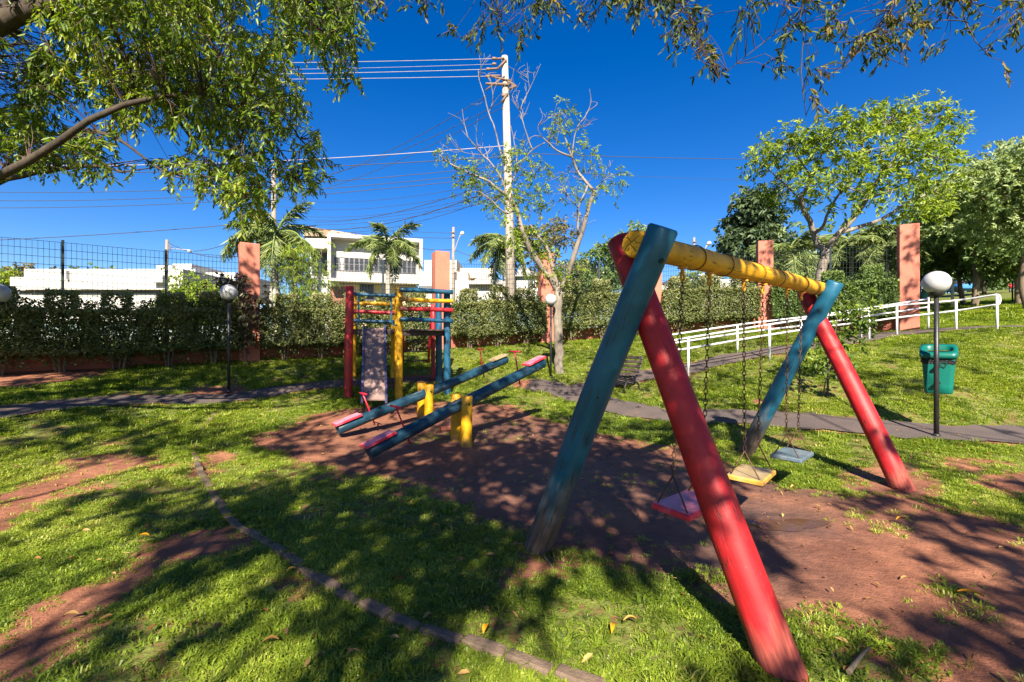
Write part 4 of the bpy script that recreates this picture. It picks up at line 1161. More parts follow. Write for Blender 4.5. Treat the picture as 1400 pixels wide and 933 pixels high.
# slide: sheet between two rims, easing out at the foot
st = W(512, 448.5, pr.y - .06); sb = W(511.5, 547, 8.05)
prof = []
for k in range(15):
    u = k / 14
    prof.append((st.x + (sb.x - st.x) * u, st.y + (sb.y - st.y) * u, st.z + (sb.z - st.z) * (1 - (1 - u) ** 1.12)))
mb = MB(); hw = .205
for k in range(14):
    (xa, y0, z0), (xb, y1, z1) = prof[k], prof[k+1]
    mb.quad((xa - hw, y0, z0), (xb - hw, y1, z1), (xb + hw, y1, z1), (xa + hw, y0, z0), smooth=True)
    mb.quad((xa - hw, y0, z0 - .012), (xa + hw, y0, z0 - .012), (xb + hw, y1, z1 - .012), (xb - hw, y1, z1 - .012), smooth=True)
mb.build('slide_sheet', M['slide'], tw)
for s in (-1, 1):
    mb = MB(); w_ = .02
    for k in range(14):
        (xa, y0, z0), (xb, y1, z1) = prof[k], prof[k+1]; xa += s * (hw + .01); xb += s * (hw + .01)
        A = [(xa - w_, y0, z0 - .06), (xa + w_, y0, z0 - .06), (xa + w_, y0, z0 + .06), (xa - w_, y0, z0 + .06)]
        B = [(xb - w_, y1, z1 - .06), (xb + w_, y1, z1 - .06), (xb + w_, y1, z1 + .06), (xb - w_, y1, z1 + .06)]
        for i in range(4): j = (i + 1) % 4; mb.quad(A[i], A[j], B[j], B[i])
        if k == 0: mb.quad(*A)
        if k == 13: mb.quad(*B[::-1])
    mb.build('slide_rim', M['slide_rim'], tw)
    mb = MB(); x, y, z = prof[12]; mb.tube([(x + s * hw * .9, y, z - .02), (x + s * hw * .95, y + .03, g1(x, y) - .1)], .016, 8); mb.build('slide_leg', M['iron'], tw)
# ladder at the back
lr = [(W(591, 417, 12.0), W(585.5, 522.5, 12.6)), (W(552, 455, 11.6), W(551, 521, 12.4))]
for a, b in lr:
    b.z = g1(b.x, b.y) - .05
    mb = MB(); mb.tube([a, b], .034 if a.x > -2.4 else .022, 8); mb.build('ladder_side', M['redmetal'], tw)
for yv in (466.5, 480, 493, 505.5, 518):
    ps = []
    for a, b in lr:
        u = min(max((yv - (466.5 - (a.z - CAMZ) * F / a.y)) / ((466.5 - (b.z - CAMZ) * F / b.y) - (466.5 - (a.z - CAMZ) * F / a.y)), 0), 1); ps.append(a.lerp(b, u))
    mb = MB(); mb.tube(ps, .017, 8); mb.build('ladder_rung', M['redmetal'] if yv > 510 else M['iron'], tw)
log('post', W(593, 530, 11.2) * 1.0, W(592, 418, 11.4), .05, .05, M['red2'], tw, 31, n=14, seg=6)
# ------------------------------------------------------------------ trees
def V3(a): return np.array(a, float)
def tree(name, label, cat, base, limbs, clumps, leaf, bark, group=None, twig_r=.008, seed=0, lsize=(.12, .045), droop=.4, nl=9, stem=.22, tint=.45, tspread=.18, top_light=.12, curl=.12, sub_r=.28, twigp=.7, kind=None):
    """limbs: (points, r0, r1); clumps: (centre, radii, sub clumps, sprigs per sub clump). World coordinates."""
    r = np.random.default_rng(seed)
    o = thing(name, label, cat, base, group)
    if kind: o['kind'] = kind
    mb = MB(); nodes = []
    for pts, r0, r1 in limbs:
        P = resample(pts, max(.12, (Vector(pts[0]) - Vector(pts[-1])).length / 14)) + [Vector(pts[-1])]
        n = len(P)
        for k, p in enumerate(P):
            if 0 < k < n - 1: P[k] = p + Vector(r.normal(size=3)) * r0 * (.16 if r0 < .05 else .07)
        rad = [r0 + (r1 - r0) * (k / (n - 1)) ** .8 for k in range(n)]
        mb.tube(P, rad, 10 if r0 > .08 else 6 if r0 > .025 else 4, True, True, .03 if r0 > .05 else 0, seed)
        nodes += [tuple(p) for p in P[n // 3:]]
    nodes = np.array(nodes) if nodes else np.array([base])
    SP = []; SD = []; ST = []
    for c, rr, ns, per in clumps:
        c = V3(c); rr = V3(rr)
        for k in range(ns):
            d = unit(r.normal(size=3)); q = c + d * rr * r.uniform(.35, 1.0) ** .6
            if r.random() < twigp:
                j = np.argmin(((nodes - q) ** 2).sum(1) + .4 * np.maximum(0, nodes[:, 2] - q[2]) ** 2)
                a = nodes[j]; m = (a + q) / 2 + r.normal(size=3) * .08 * np.linalg.norm(q - a); m[2] += .05 * np.linalg.norm(q - a)
                mb.tube([tuple(a), tuple(m), tuple(q)], [twig_r * 1.6, twig_r, twig_r * .5], 4, False)
            pp = q + np.clip(r.normal(size=(per, 3)), -1.8, 1.8) * sub_r * np.array([1, 1, .7])
            SP.append(pp); dd = unit(pp - c) * .7 + r.normal(size=(per, 3)) * .55; SD.append(dd)
            h = (pp[:, 2] - c[2]) / (rr[2] + 1e-6)
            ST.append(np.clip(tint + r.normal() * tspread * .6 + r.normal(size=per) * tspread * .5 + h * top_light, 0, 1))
    mb.build('trunk', M[bark], o)
    SP = np.concatenate(SP); SD = np.concatenate(SD); ST = np.concatenate(ST)
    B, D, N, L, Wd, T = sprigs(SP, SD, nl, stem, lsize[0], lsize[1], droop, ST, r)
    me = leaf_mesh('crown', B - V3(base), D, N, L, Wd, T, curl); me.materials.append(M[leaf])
    ob = bpy.data.objects.new('crown', me); COL.objects.link(ob); ob.parent = o
    return o
def auto_tree(name, label, cat, base, H, rad, leaf, bark, seed, group=None, trunk_h=.35, nclump=14, ns=12, per=5, tr=.16, flat=.8, **kw):
    r = np.random.default_rng(seed + 100); base = V3(base); top = base + np.array([0, 0, H])
    ch = H * (1 - trunk_h); cc = base + np.array([0, 0, H - ch / 2])
    limbs = [([tuple(base - np.array([0, 0, .2])), tuple(base + np.array([r.normal() * .1, r.normal() * .1, H * trunk_h * .6])), tuple(base + np.array([r.normal() * .2, 0, H * trunk_h + ch * .3]))], tr, tr * .6)]
    fork = limbs[0][0][-1]; clumps = []
    for k in range(nclump):
        d = unit(r.normal(size=3)); q = cc + d * np.array([rad, rad, ch / 2]) * r.uniform(.5, .82)
        rr = rad * r.uniform(.28, .42)
        clumps.append((q, (rr, rr, rr * flat), ns, per))
        m = (V3(fork) * .5 + q * .5) + np.array([0, 0, -.12 * rad])
        if k < 9: limbs.append(([fork, tuple(m), tuple(q)], tr * .42, tr * .1))
    return tree(name, label, cat, tuple(base), limbs, clumps, leaf, bark, group, seed=seed, **kw)

def wp(*a): return tuple(W(*a))
# sparse pruned tree in the middle, with many bare twigs
bt = gp(764, 509); D0 = bt.y
def sk(pts, dd=0.0):
    return [wp(x, y, D0 + dd + o) for x, y, o in pts]
SL = []
def limb(pts, r0, r1): SL.append(([wp(x, y, D0 + o) for x, y, o in pts], r0, r1))
SL.append(([(bt.x, bt.y, bt.z - .2), tuple(W(764, 480, D0)), tuple(W(762, 430, D0)), tuple(W(765, 395, D0))], .125, .115))
limb([(764,400,0),(752,380,.0),(738,362,-.1),(722,335,-.1),(711,305,-.2),(706,285,-.2),(694,268,-.2)], .09, .05)
limb([(764,400,0),(756,370,.2),(750,345,.3),(738,325,.3),(724,308,.4)], .072, .04)
limb([(766,398,0),(776,375,-.1),(786,345,-.2),(798,310,-.2),(806,280,-.2),(812,262,-.2)], .085, .045)
limb([(812,262,-.2),(800,248,0),(790,235,.1),(782,215,.1),(775,195,.2),(770,180,.2)], .05, .018)
limb([(790,322,-.2),(790,300,-.3),(791,285,-.4),(799,265,-.4),(803,255,-.4)], .04, .02)
limb([(791,285,-.4),(778,270,-.6),(768,255,-.7)], .022, .008)
limb([(812,262,-.2),(822,250,-.3),(835,240,-.4),(845,238,-.4)], .022, .006)
limb([(782,215,.1),(765,208,0),(752,198,-.1),(742,188,-.1)], .03, .014)
limb([(782,215,.1),(785,190,.2),(790,172,.2),(800,160,.2),(808,140,.3),(806,122,.3)], .024, .007)
limb([(742,188,-.1),(735,175,-.2),(742,160,-.2),(738,148,-.2)], .012, .004)
limb([(694,268,-.2),(680,258,-.3),(664,246,-.4),(648,240,-.4),(632,232,-.5),(612,222,-.5),(600,212,-.6)], .042, .012)
limb([(706,285,-.2),(695,292,-.4),(682,285,-.5),(670,272,-.6),(655,262,-.7)], .03, .010)
limb([(694,268,-.2),(688,250,0),(680,235,.1),(668,220,.2),(660,212,.2)], .035, .02)
limb([(660,212,.2),(650,200,.2),(640,188,.2),(634,165,.3),(632,150,.3)], .02, .006)
limb([(660,212,.2),(640,210,0),(625,205,0)], .012, .004)
limb([(690,225,.1),(682,200,.1),(676,175,.2),(668,155,.3),(662,130,.3),(656,112,.4),(654,98,.4)], .028, .008)
limb([(668,155,.3),(674,138,.3),(672,118,.4),(668,100,.4)], .014, .004)
limb([(694,268,-.2),(704,240,.3),(712,225,.3),(728,205,.4),(745,196,.4)], .034, .012)
limb([(704,240,.3),(706,215,.5),(702,190,.6),(698,172,.6)], .02, .008)
limb([(728,205,.4),(722,190,.5),(716,170,.5),(711,152,.6),(705,140,.6)], .022, .008)
limb([(711,152,.6),(716,138,.6),(724,122,.7),(732,105,.7),(739,88,.8)], .014, .004)
limb([(711,152,.6),(702,140,.5),(696,128,.5)], .01, .003)
limb([(724,122,.7),(722,105,.7),(721,86,.7)], .009, .003)
limb([(738,325,.3),(728,325,.2),(712,320,.1),(700,300,0)], .02, .008)
rr = np.random.default_rng(5)
def ramify(src, depth):
    pts, r0, r1 = src
    P = [Vector(p) for p in pts]
    for k in range(rr.integers(3, 5) if depth == 0 else rr.integers(1, 3)):
        i = rr.integers(1, len(P)); p = P[i - 1].lerp(P[i], rr.random())
        t = (P[i] - P[i-1]).normalized()
        d = (t * .6 + Vector(unit(rr.normal(size=3))) * .9 + Vector((0, 0, .35))).normalized()
        L = rr.uniform(.3, .8) * (1 if depth == 0 else .55)
        q1 = p + d * L * .5 + Vector(rr.normal(size=3)) * .05; q2 = q1 + (d + Vector(rr.normal(size=3)) * .45).normalized() * L * .55
        nb = ([tuple(p), tuple(q1), tuple(q2)], .011 if depth == 0 else .0075, .004)
        SL.append(nb)
        if depth < 1: ramify(nb, depth + 1)
for s in list(SL[4:]): ramify(s, 0)
CL = []
for x, y, o, r_, n in ((712,215,.1,.32,6),(655,240,-.4,.35,6),(632,232,-.5,.2,3),(604,212,-.6,.16,3),(618,215,-.5,.18,2),(665,262,-.5,.35,6),(695,290,-.3,.3,6),(708,250,0,.38,9),(700,225,0,.3,5),(722,315,.1,.3,6),(706,310,-.2,.25,4),
    (738,238,.2,.38,7),(758,270,-.3,.28,5),(748,240,0,.3,4),(785,262,-.4,.3,4),(772,155,.2,.25,5),(768,170,.2,.25,5),(800,220,-.1,.32,6),(790,205,0,.25,3),(835,245,-.4,.3,6),(820,268,-.3,.2,3),(640,262,-.6,.25,4),
    (760,385,-.1,.22,4),(736,372,-.1,.25,4),(785,372,-.2,.2,4),(712,335,-.1,.25,5),(720,280,.2,.3,5),(728,262,.2,.3,5),(757,182,0,.2,2),(745,345,.2,.2,5),(735,330,.2,.25,6),(722,350,-.1,.2,4),(705,330,-.2,.22,5),(690,262,-.1,.25,5),(645,245,-.4,.25,5),(680,270,-.4,.25,5)):
    CL.append((wp(x, y, D0 + o), (r_, r_ * .8, r_), n, 3))
tree('sparse_tree', 'pruned tree with bare pale twigs and few leaves behind the middle lamp', 'tree', (bt.x, bt.y, bt.z), SL, CL, 'leaf_bright', 'bark_pale', seed=3, lsize=(.090, .029), droop=.5, nl=13, stem=.24, tint=.46, sub_r=.15, twig_r=.005)

# bright tree on the right, behind the fence
bx = W(1112, 400, 17.0); bz0 = g1(bx.x, bx.y); DR = 17.0
def rl(pts, r0, r1): return ([wp(x, y, DR + o) for x, y, o in pts], r0, r1)
RL = [([(bx.x - .15, bx.y, bz0 - .2), wp(1117, 400, DR), wp(1124, 365, DR), wp(1130, 342, DR)], .20, .15),
 rl([(1130,342,0),(1118,335,.2),(1112,320,.3),(1108,305,.2),(1100,290,0),(1096,270,-.3),(1110,245,-.4),(1116,225,-.5)], .13, .05),
 rl([(1130,342,0),(1145,322,-.2),(1165,300,-.3),(1185,272,-.5),(1205,240,-.6),(1225,215,-.8),(1240,185,-.8)], .13, .04),
 rl([(1150,318,-.2),(1175,310,.2),(1205,300,.4),(1240,278,.6),(1275,262,.8)], .09, .03),
 rl([(1112,320,.3),(1125,310,-.4),(1132,290,-.8),(1150,262,-1.2),(1172,235,-1.2),(1180,200,-1.3)], .07, .025),
 rl([(1100,290,0),(1088,268,.6),(1065,245,.8),(1045,228,.9)], .06, .02),
 rl([(1110,245,-.4),(1095,222,-.2),(1080,205,0)], .04, .015), rl([(1116,225,-.5),(1130,200,-.6),(1140,180,-.6)], .035, .015),
 rl([(1205,240,-.6),(1230,228,-1),(1265,215,-1.3)], .05, .015), rl([(1205,240,-.6),(1205,205,0),(1210,170,.2)], .045, .015), rl([(1185,272,-.5),(1215,262,-1.2),(1250,245,-1.6)], .05, .015)]
RC = []
rr = np.random.default_rng(9)
for x, y, o, r_, n in ((1040,222,.6,.55,13),(1060,205,.4,.6,15),(1080,195,0,.65,16),(1105,190,-.4,.6,14),(1085,235,.8,.6,13),(1055,250,1,.6,13),(1070,275,.8,.55,10),(1110,220,-.6,.6,12),(1125,250,-.8,.6,12),(1130,180,-.6,.5,10),
  (1150,175,-.8,.6,13),(1165,205,-1.2,.65,14),(1160,240,-1.2,.65,13),(1185,190,-1,.65,14),(1195,165,0,.6,13),(1215,155,.2,.6,14),(1240,160,0,.6,13),(1238,185,-.8,.65,14),(1265,165,-.3,.55,12),(1285,150,-.3,.45,9),(1215,215,-.7,.65,13),(1255,210,-1.3,.65,14),(1285,190,-.6,.55,11),(1298,180,-.3,.4,7),
  (1245,240,-1.2,.65,13),(1280,225,-.8,.6,12),(1300,215,-.3,.45,8),(1215,262,-1,.6,11),(1190,255,-.6,.6,11),(1265,262,.6,.6,11),(1295,262,.6,.55,10),(1240,285,.5,.55,10),(1150,275,-.9,.55,8),(1285,285,.7,.45,8),(1100,265,.3,.5,8),(1180,225,-1,.5,8),(1265,290,.4,.4,6),(1310,240,.4,.4,6)):
    RC.append((wp(x, y, DR + o * 1.6 + rr.normal() * .3), (r_ * .85, r_ * .95, r_ * .8), int(n * .62), 6))
tree('leafy_tree', 'bright green spreading tree with forked pale limbs behind the far swing legs', 'tree', (bx.x, bx.y, bz0), RL, RC, 'leaf_bright', 'bark_pale', seed=4, lsize=(.17, .06), droop=.35, nl=8, stem=.25, tint=.5, top_light=.1, sub_r=.2, twig_r=.012)

# trees farther back
def gb(px, d):
    x = (px - 700) / F * d; return (x, d, g1(x, d))
def hpx(py, d, base): return CAMZ - (py - 466.5) / F * d - base[2]
def far_tree(name, label, px, d, ytop, radpx, leaf, bark, seed, group=None, **kw):
    b = gb(px, d); return auto_tree(name, label, 'tree', b, hpx(ytop, d, b), radpx / F * d, leaf, bark, seed, group, **kw)
far_tree('round_tree', 'dark blue green tree behind the left side of the bright tree', 1030, 34, 264, 34, 'leaf_dark', 'bark_dark', 31, lsize=(.34, .17), sub_r=.55, nclump=16, ns=12, per=6, tint=.5, stem=.4)
far_tree('round_tree', 'small olive brown tree behind the sparse tree', 760, 25, 288, 38, 'leaf_brown', 'bark', 32, lsize=(.16, .07), sub_r=.35, nclump=11, ns=10, per=4, tint=.5, stem=.3)
far_tree('round_tree', 'dense green tree behind the fence left of the red leg', 815, 28, 322, 32, 'leaf_mid', 'bark', 33, lsize=(.2, .1), sub_r=.4, nclump=12, ns=10, per=6, tint=.42, stem=.3, trunk_h=.2)
far_tree('round_tree', 'grey green tree top behind the end of the yellow beam', 862, 33, 294, 34, 'leaf_mid', 'bark', 34, lsize=(.22, .1), sub_r=.45, nclump=12, ns=9, per=5, tint=.55, stem=.3)
far_tree('round_tree', 'low grey green tree seen under the near end of the beam', 945, 24, 368, 26, 'leaf_pale', 'bark', 35, lsize=(.15, .07), sub_r=.3, nclump=8, ns=8, per=5, tint=.4, trunk_h=.2)
far_tree('round_tree', 'olive tree standing behind the long white building', 52, 36, 352, 42, 'leaf_brown', 'bark', 36, lsize=(.26, .12), sub_r=.45, nclump=12, ns=10, per=5, tint=.5, trunk_h=.3)
far_tree('round_tree', 'bright green tree top over the middle of the long white building', 122, 40, 358, 48, 'leaf_bright', 'bark', 37, lsize=(.26, .12), sub_r=.45, nclump=14, ns=9, per=5, tint=.4, trunk_h=.3, flat=.5)
far_tree('round_tree', 'yellow green tree beside the left end of the white building', -4, 30, 364, 26, 'leaf_bright', 'bark', 38, lsize=(.2, .1), sub_r=.35, nclump=12, ns=9, per=5, tint=.75, trunk_h=.2)
far_tree('garden_bush', 'rounded light green bush behind the fence near the left lamp', 270, 17, 382, 52, 'leaf_bright', 'bark', 39, lsize=(.1, .05), sub_r=.28, nclump=16, ns=10, per=6, tint=.45, trunk_h=.12, flat=.7)
# pale trees of the park on the far right
far_tree('park_tree', 'large pale green tree at the right edge of the picture', 1408, 19, 182, 84, 'leaf_pale', 'bark_warm', 41, 'trees of the park beyond the ramp', lsize=(.17, .08), sub_r=.36, nclump=26, ns=13, per=8, tint=.66, trunk_h=.27, tr=.15)
far_tree('park_tree', 'pale leafy tree between the bright tree and the right edge', 1330, 24, 228, 58, 'leaf_pale', 'bark_warm', 42, 'trees of the park beyond the ramp', lsize=(.2, .09), sub_r=.42, nclump=22, ns=12, per=8, tint=.66, trunk_h=.32, tr=.17)
far_tree('park_tree', 'dark green tree behind the last salmon pillar', 1272, 31, 262, 52, 'leaf_mid', 'bark_dark', 43, 'trees of the park beyond the ramp', lsize=(.26, .12), sub_r=.5, nclump=20, ns=11, per=8, tint=.58, trunk_h=.18)
far_tree('park_tree', 'shaded tree above the far lawn between two pale posts', 1345, 40, 300, 52, 'leaf_mid', 'bark_dark', 44, 'trees of the park beyond the ramp', lsize=(.3, .14), sub_r=.6, nclump=18, ns=11, per=8, tint=.45, trunk_h=.16)
far_tree('park_tree', 'tree with a leaning brown trunk on the far lawn', 1317, 27, 312, 38, 'leaf_mid', 'bark_warm', 45, 'trees of the park beyond the ramp', lsize=(.22, .1), sub_r=.45, nclump=12, ns=10, per=7, tint=.6, trunk_h=.34, tr=.14)
far_tree('park_tree', 'tree with a brown trunk near the right edge of the far lawn', 1393, 23, 300, 50, 'leaf_mid', 'bark_warm', 46, 'trees of the park beyond the ramp', lsize=(.2, .1), sub_r=.4, nclump=14, ns=11, per=8, tint=.6, trunk_h=.36, tr=.17)
far_tree('park_tree', 'dense tree closing the view left of the last pillar', 1195, 33, 316, 50, 'leaf_pale', 'bark_dark', 47, 'trees of the park beyond the ramp', lsize=(.24, .11), sub_r=.5, nclump=18, ns=10, per=8, tint=.66, trunk_h=.1)
far_tree('park_tree', 'yellowish shrubby tree above the tall dark hedge', 1150, 29, 352, 30, 'leaf_bright', 'bark_warm', 48, 'trees of the park beyond the ramp', lsize=(.16, .07), sub_r=.35, nclump=12, ns=9, per=6, tint=.62, trunk_h=.1)
far_tree('park_tree', 'yellowish shrubby tree left of the bright tree trunk', 1092, 29, 352, 26, 'leaf_pale', 'bark_warm', 49, 'trees of the park beyond the ramp', lsize=(.16, .07), sub_r=.35, nclump=12, ns=9, per=6, tint=.6, trunk_h=.1)
far_tree('park_tree', 'green tree behind the pillar seen under the beam', 1060, 33, 318, 44, 'leaf_pale', 'bark_dark', 50, 'trees of the park beyond the ramp', lsize=(.24, .11), sub_r=.5, nclump=16, ns=10, per=8, tint=.68, trunk_h=.1)
far_tree('park_tree', 'pale tree just outside the right edge of the view', 1520, 21, 200, 80, 'leaf_pale', 'bark_warm', 51, 'trees of the park beyond the ramp', lsize=(.2, .09), sub_r=.42, nclump=20, ns=11, per=8, tint=.6, trunk_h=.3, tr=.17)
# the wood behind the park, one mass
r = np.random.default_rng(77); SP = []
for k in range(300):
    x = r.uniform(30, 125); y = r.uniform(55, 80) + .1 * x; z = g1(x, y); h = r.uniform(1, 10) ** 1.0
    SP.append(np.array([x, y, z + h]) + r.normal(size=(14, 3)) * np.array([1.3, 1.0, .9]))
SP = np.concatenate(SP)
Bv, Dv, Nv, Lv, Wv, Tv = sprigs(SP, r.normal(size=SP.shape), 5, .9, .75, .42, .3, np.clip(.4 + r.normal(size=len(SP)) * .15, 0, 1), r)
wme = leaf_mesh('far_wood', Bv, Dv, Nv, Lv, Wv, Tv); wme.materials.append(M['leaf_mid'])
props(link('far_wood', wme), kind='stuff')

# ------------------------------------------------------------------ palms
def frond_mesh(seed, L, arch, hang, nlf=44, leafL=.5, wd=.03, mat='leaf_palm'):
    r = np.random.default_rng(seed)
    ts = np.linspace(0, 1, 14)
    P = np.column_stack([L * (ts - .12 * ts ** 3 * arch), 0 * ts, L * (.42 * ts - .62 * arch * ts ** 2.1)])
    t = np.repeat(np.linspace(.14, 1.0, nlf), 2); side = np.tile([-1, 1], nlf)
    B = np.column_stack([np.interp(t, ts, P[:, i]) for i in range(3)])
    lp = leafL * np.sin(np.pi * np.clip(.12 + .82 * t, 0, 1)) ** .6 * r.uniform(.8, 1.15, len(t))
    D = np.column_stack([.55 + .3 * t, side * (1.0 + 0 * t), -hang * (.5 + 1.0 * r.random(len(t)))]) + r.normal(size=(len(t), 3)) * .12
    N = np.column_stack([0 * t, side * -.2, .35 + 0 * t]) + r.normal(size=(len(t), 3)) * .8
    V, Q, tt = leaf_arrays(B, D, N, lp, np.full(len(t), wd), np.clip(.66 + r.normal(size=len(t)) * .2, 0, 1), .3)
    mb = MB(); mb.tube([tuple(p) for p in P], [.028 - .024 * k / 13 for k in range(14)], 5, False)
    rv = np.array(mb.v); rf = np.array(mb.f)
    me = np_mesh('frond', np.concatenate([V, rv]), np.concatenate([Q, rf + len(V)]), np.concatenate([tt, np.full(len(rv), .7)]))
    me.materials.append(M[mat]); return me
FR = [frond_mesh(60 + k, 1.0, .85 + .16 * k, .9 + .2 * k, 74, .30, .0062) for k in range(4)]
def palm(label, base, h, fl, nf, trunk_prof, seed, leafs=1.0):
    r = np.random.default_rng(seed); o = thing('palm_tree', label, 'palm', base, 'feathery palms beyond the fence')
    mb = MB(); n = len(trunk_prof)
    P = [(.04 * math.sin(k * .8 + seed), .03 * math.sin(k), h * u - (.2 if k == 0 else 0)) for k, (u, _) in enumerate(trunk_prof)]
    mb.tube(P, [q for _, q in trunk_prof], 14); mb.build('trunk', M['palmtrunk'], o, Matrix.Translation(base))
    for k in range(nf):
        az = 2.39996 * k + r.normal() * .2; el = 1.15 - 1.75 * (k / nf) ** .85 + r.normal() * .1
        f = bpy.data.objects.new('frond', FR[int(r.integers(0, 4))]); COL.objects.link(f); f.parent = o
        f.matrix_local = Matrix.Translation((P[-1][0], P[-1][1], h - .05)) @ Matrix.Rotation(az, 4, 'Z') @ Matrix.Rotation(-el + .35, 4, 'Y') @ Matrix.Rotation(r.normal() * .15, 4, 'X') @ Matrix.Scale(fl * r.uniform(.85, 1.12), 4)
def pal(label, px, d, ycrown, fl, nf, prof, seed):
    b = gb(px, d); palm(label, b, hpx(ycrown, d, b), fl, nf, prof, seed)
BOT = [(0, .17), (.08, .19), (.25, .215), (.42, .21), (.55, .15), (.7, .11), (.85, .10), (1, .085)]
SLM = [(0, .16), (.1, .13), (.5, .105), (.85, .10), (1, .08)]
pal('palm with a swollen pale trunk right of the first salmon pillar', 377, 17, 318, 2.0, 17, BOT, 1)
pal('palm with a slim trunk in front of the white two storey house', 531, 21, 332, 1.85, 12, SLM, 2)
pal('palm crown behind the tall concrete pole', 691, 21.5, 328, 2.05, 16, SLM, 3)
pal('palm with drooping fronds behind the yellow beam and far pillar', 1078, 27, 345, 2.3, 18, SLM, 4)
pal('palm with drooping fronds right of the bright tree trunk', 1165, 27.5, 332, 2.5, 20, SLM, 5)
pal('palm with drooping fronds beside the last salmon pillar', 1212, 26, 335, 2.2, 18, SLM, 6)
pal('small palm with a thin pale trunk beside the swollen palm', 402, 16.2, 360, .75, 12, [(0, .07), (.5, .06), (1, .05)], 7)
# feathery bamboo-like shrub between the palm and the house
b = gb(420, 16.0); hh = hpx(330, 16.0, b)
lim = []; cl = []
for k in range(9):
    x = b[0] + rr.uniform(-.5, .6); y = b[1] + rr.uniform(-.3, .3); tx = x + rr.uniform(-.35, .35); h = hh * rr.uniform(.72, 1.05)
    lim.append(([(x, y, b[2] - .1), (x * .6 + tx * .4, y, b[2] + h * .6), (tx, y, b[2] + h)], .03, .006))
    for j in range(5): u = .35 + .14 * j; cl.append(((x + (tx - x) * u, y - .1, b[2] + h * u), (.28, .25, .3), 4, 3))
tree('feathery_shrub', 'tall feathery light green shrub between palm and white house', 'shrub', b, lim, cl, 'leaf_bright', 'bark_warm', seed=12, lsize=(.16, .018), droop=1.0, nl=12, stem=.22, tint=.5, sub_r=.16)

# ------------------------------------------------------------------ small plants inside the park
sb_ = gp(1131, 543); ds = sb_.y
SLm = [([(sb_.x, sb_.y, sb_.z - .1), wp(1132, 515, ds), wp(1136, 485, ds), wp(1142, 450, ds), wp(1148, 415, ds)], .022, .01)]
for x, y, o in ((1120,470,-.2),(1165,450,.2),(1110,500,.1),(1170,410,0),(1125,430,.2),(1185,430,-.1)):
    SLm.append(([wp(1137 + (450 - y) * .12, (y + 475) / 2 + 10, ds), wp((x + 1140) / 2, y + 8, ds + o * .5), wp(x, y, ds + o)], .008, .003))
SCm = [(wp(x, y, ds + o), (r_, r_, r_), n, 3) for x, y, o, r_, n in ((1150,405,0,.2,6),(1165,415,.1,.22,6),(1140,430,-.1,.22,6),(1168,440,0,.22,6),(1145,455,.1,.25,6),(1122,470,-.2,.2,4),(1170,465,.1,.18,4),(1135,492,0,.2,4),(1105,500,.1,.16,3),(1160,490,-.1,.16,3),(1182,432,0,.14,3))]
tree('sapling', 'young leafy sapling with thin stem behind the far red swing leg', 'sapling', tuple(sb_), SLm, SCm, 'leaf_top', 'twig', seed=21, lsize=(.09, .045), droop=.3, nl=7, stem=.14, tint=.38, sub_r=.1, twig_r=.003)
mb = MB(); q = gp(1124, 541); mb.tube([tuple(q - Vector((0, 0, .1))), tuple(W(1134, 490, ds - .02))], .011, 6); props(mb.build('support_stake', M['bark_warm']), 'thin wooden stake leaning against the young sapling', 'stake')
rp = Vector((W(338, 480, 11.35).x, 11.35, 0)); rp.z = g1(rp.x, rp.y); ds = 11.35
tree('young_tree', 'young tree with dark reddish leaves beside the left salmon pillar', 'young tree', tuple(rp),
     [([(rp.x, rp.y, rp.z - .1), wp(336, 450, ds), wp(334, 420, ds), wp(330, 392, ds), wp(322, 382, ds)], .02, .007), ([wp(334, 430, ds), wp(345, 410, ds - .1), wp(358, 402, ds - .2)], .01, .004), ([wp(335, 440, ds), wp(322, 425, ds), wp(312, 412, ds - .1)], .01, .004)],
     [(wp(x, y, ds + o), (.16, .16, .14), n, 3) for x, y, o, n in ((318,384,0,6),(300,385,0,4),(330,392,-.1,5),(312,395,0,4),(343,402,-.1,5),(360,402,-.2,4),(335,415,0,5),(325,430,0,5),(340,432,-.1,5),(330,450,0,5),(345,452,0,4),(338,470,0,4),(352,420,-.1,3))],
     'leaf_red', 'twig', seed=22, lsize=(.11, .05), droop=.5, nl=6, stem=.12, tint=.4, sub_r=.09, twig_r=.003)

# ------------------------------------------------------------------ houses beyond the street
def part_box(name, c, d, mat, parent, M3=None, bev=0):
    mb = MB(); mb.box(c, d, M3, bev); return mb.build(name, M[mat], parent)
# white two storey house
dh = 36.0
def HX(px): return (px - 700) / F * dh
def HZ(py): return CAMZ - (py - 466.5) / F * dh
hb = thing('white_house', 'white two storey house with a strip window and stone parapet', 'house', (HX(452), dh, g1(HX(452), dh)))
RT = Matrix.Rotation(R(-4), 3, 'Z')
gz_h = g1(HX(495), dh) - .3
xl, xr_ = HX(452), HX(572.5); zt_, zb_ = HZ(322), HZ(385)
fw = xr_ - xl; fc = (xl + xr_) / 2
part_box('upper_wall', (fc, dh + 3.9, (zt_ + zb_) / 2 + .1), (fw - .1, 7, zt_ - zb_ - .3), 'white', hb)
zw1, zw0 = HZ(350), HZ(369)
part_box('frame_slab', (fc, dh - .1, zt_ - .12), (fw + .3, 1.2, .28), 'white', hb)
part_box('frame_slab', (fc, dh - .1, zb_ + .08), (fw + .3, 1.2, .22), 'white', hb)
for x in (xl - .05, xr_ + .02): part_box('frame_fin', (x, dh - .1, (zt_ + zb_) / 2), (.24, 1.19, zt_ - zb_ - .35), 'white', hb)
nwin = 17
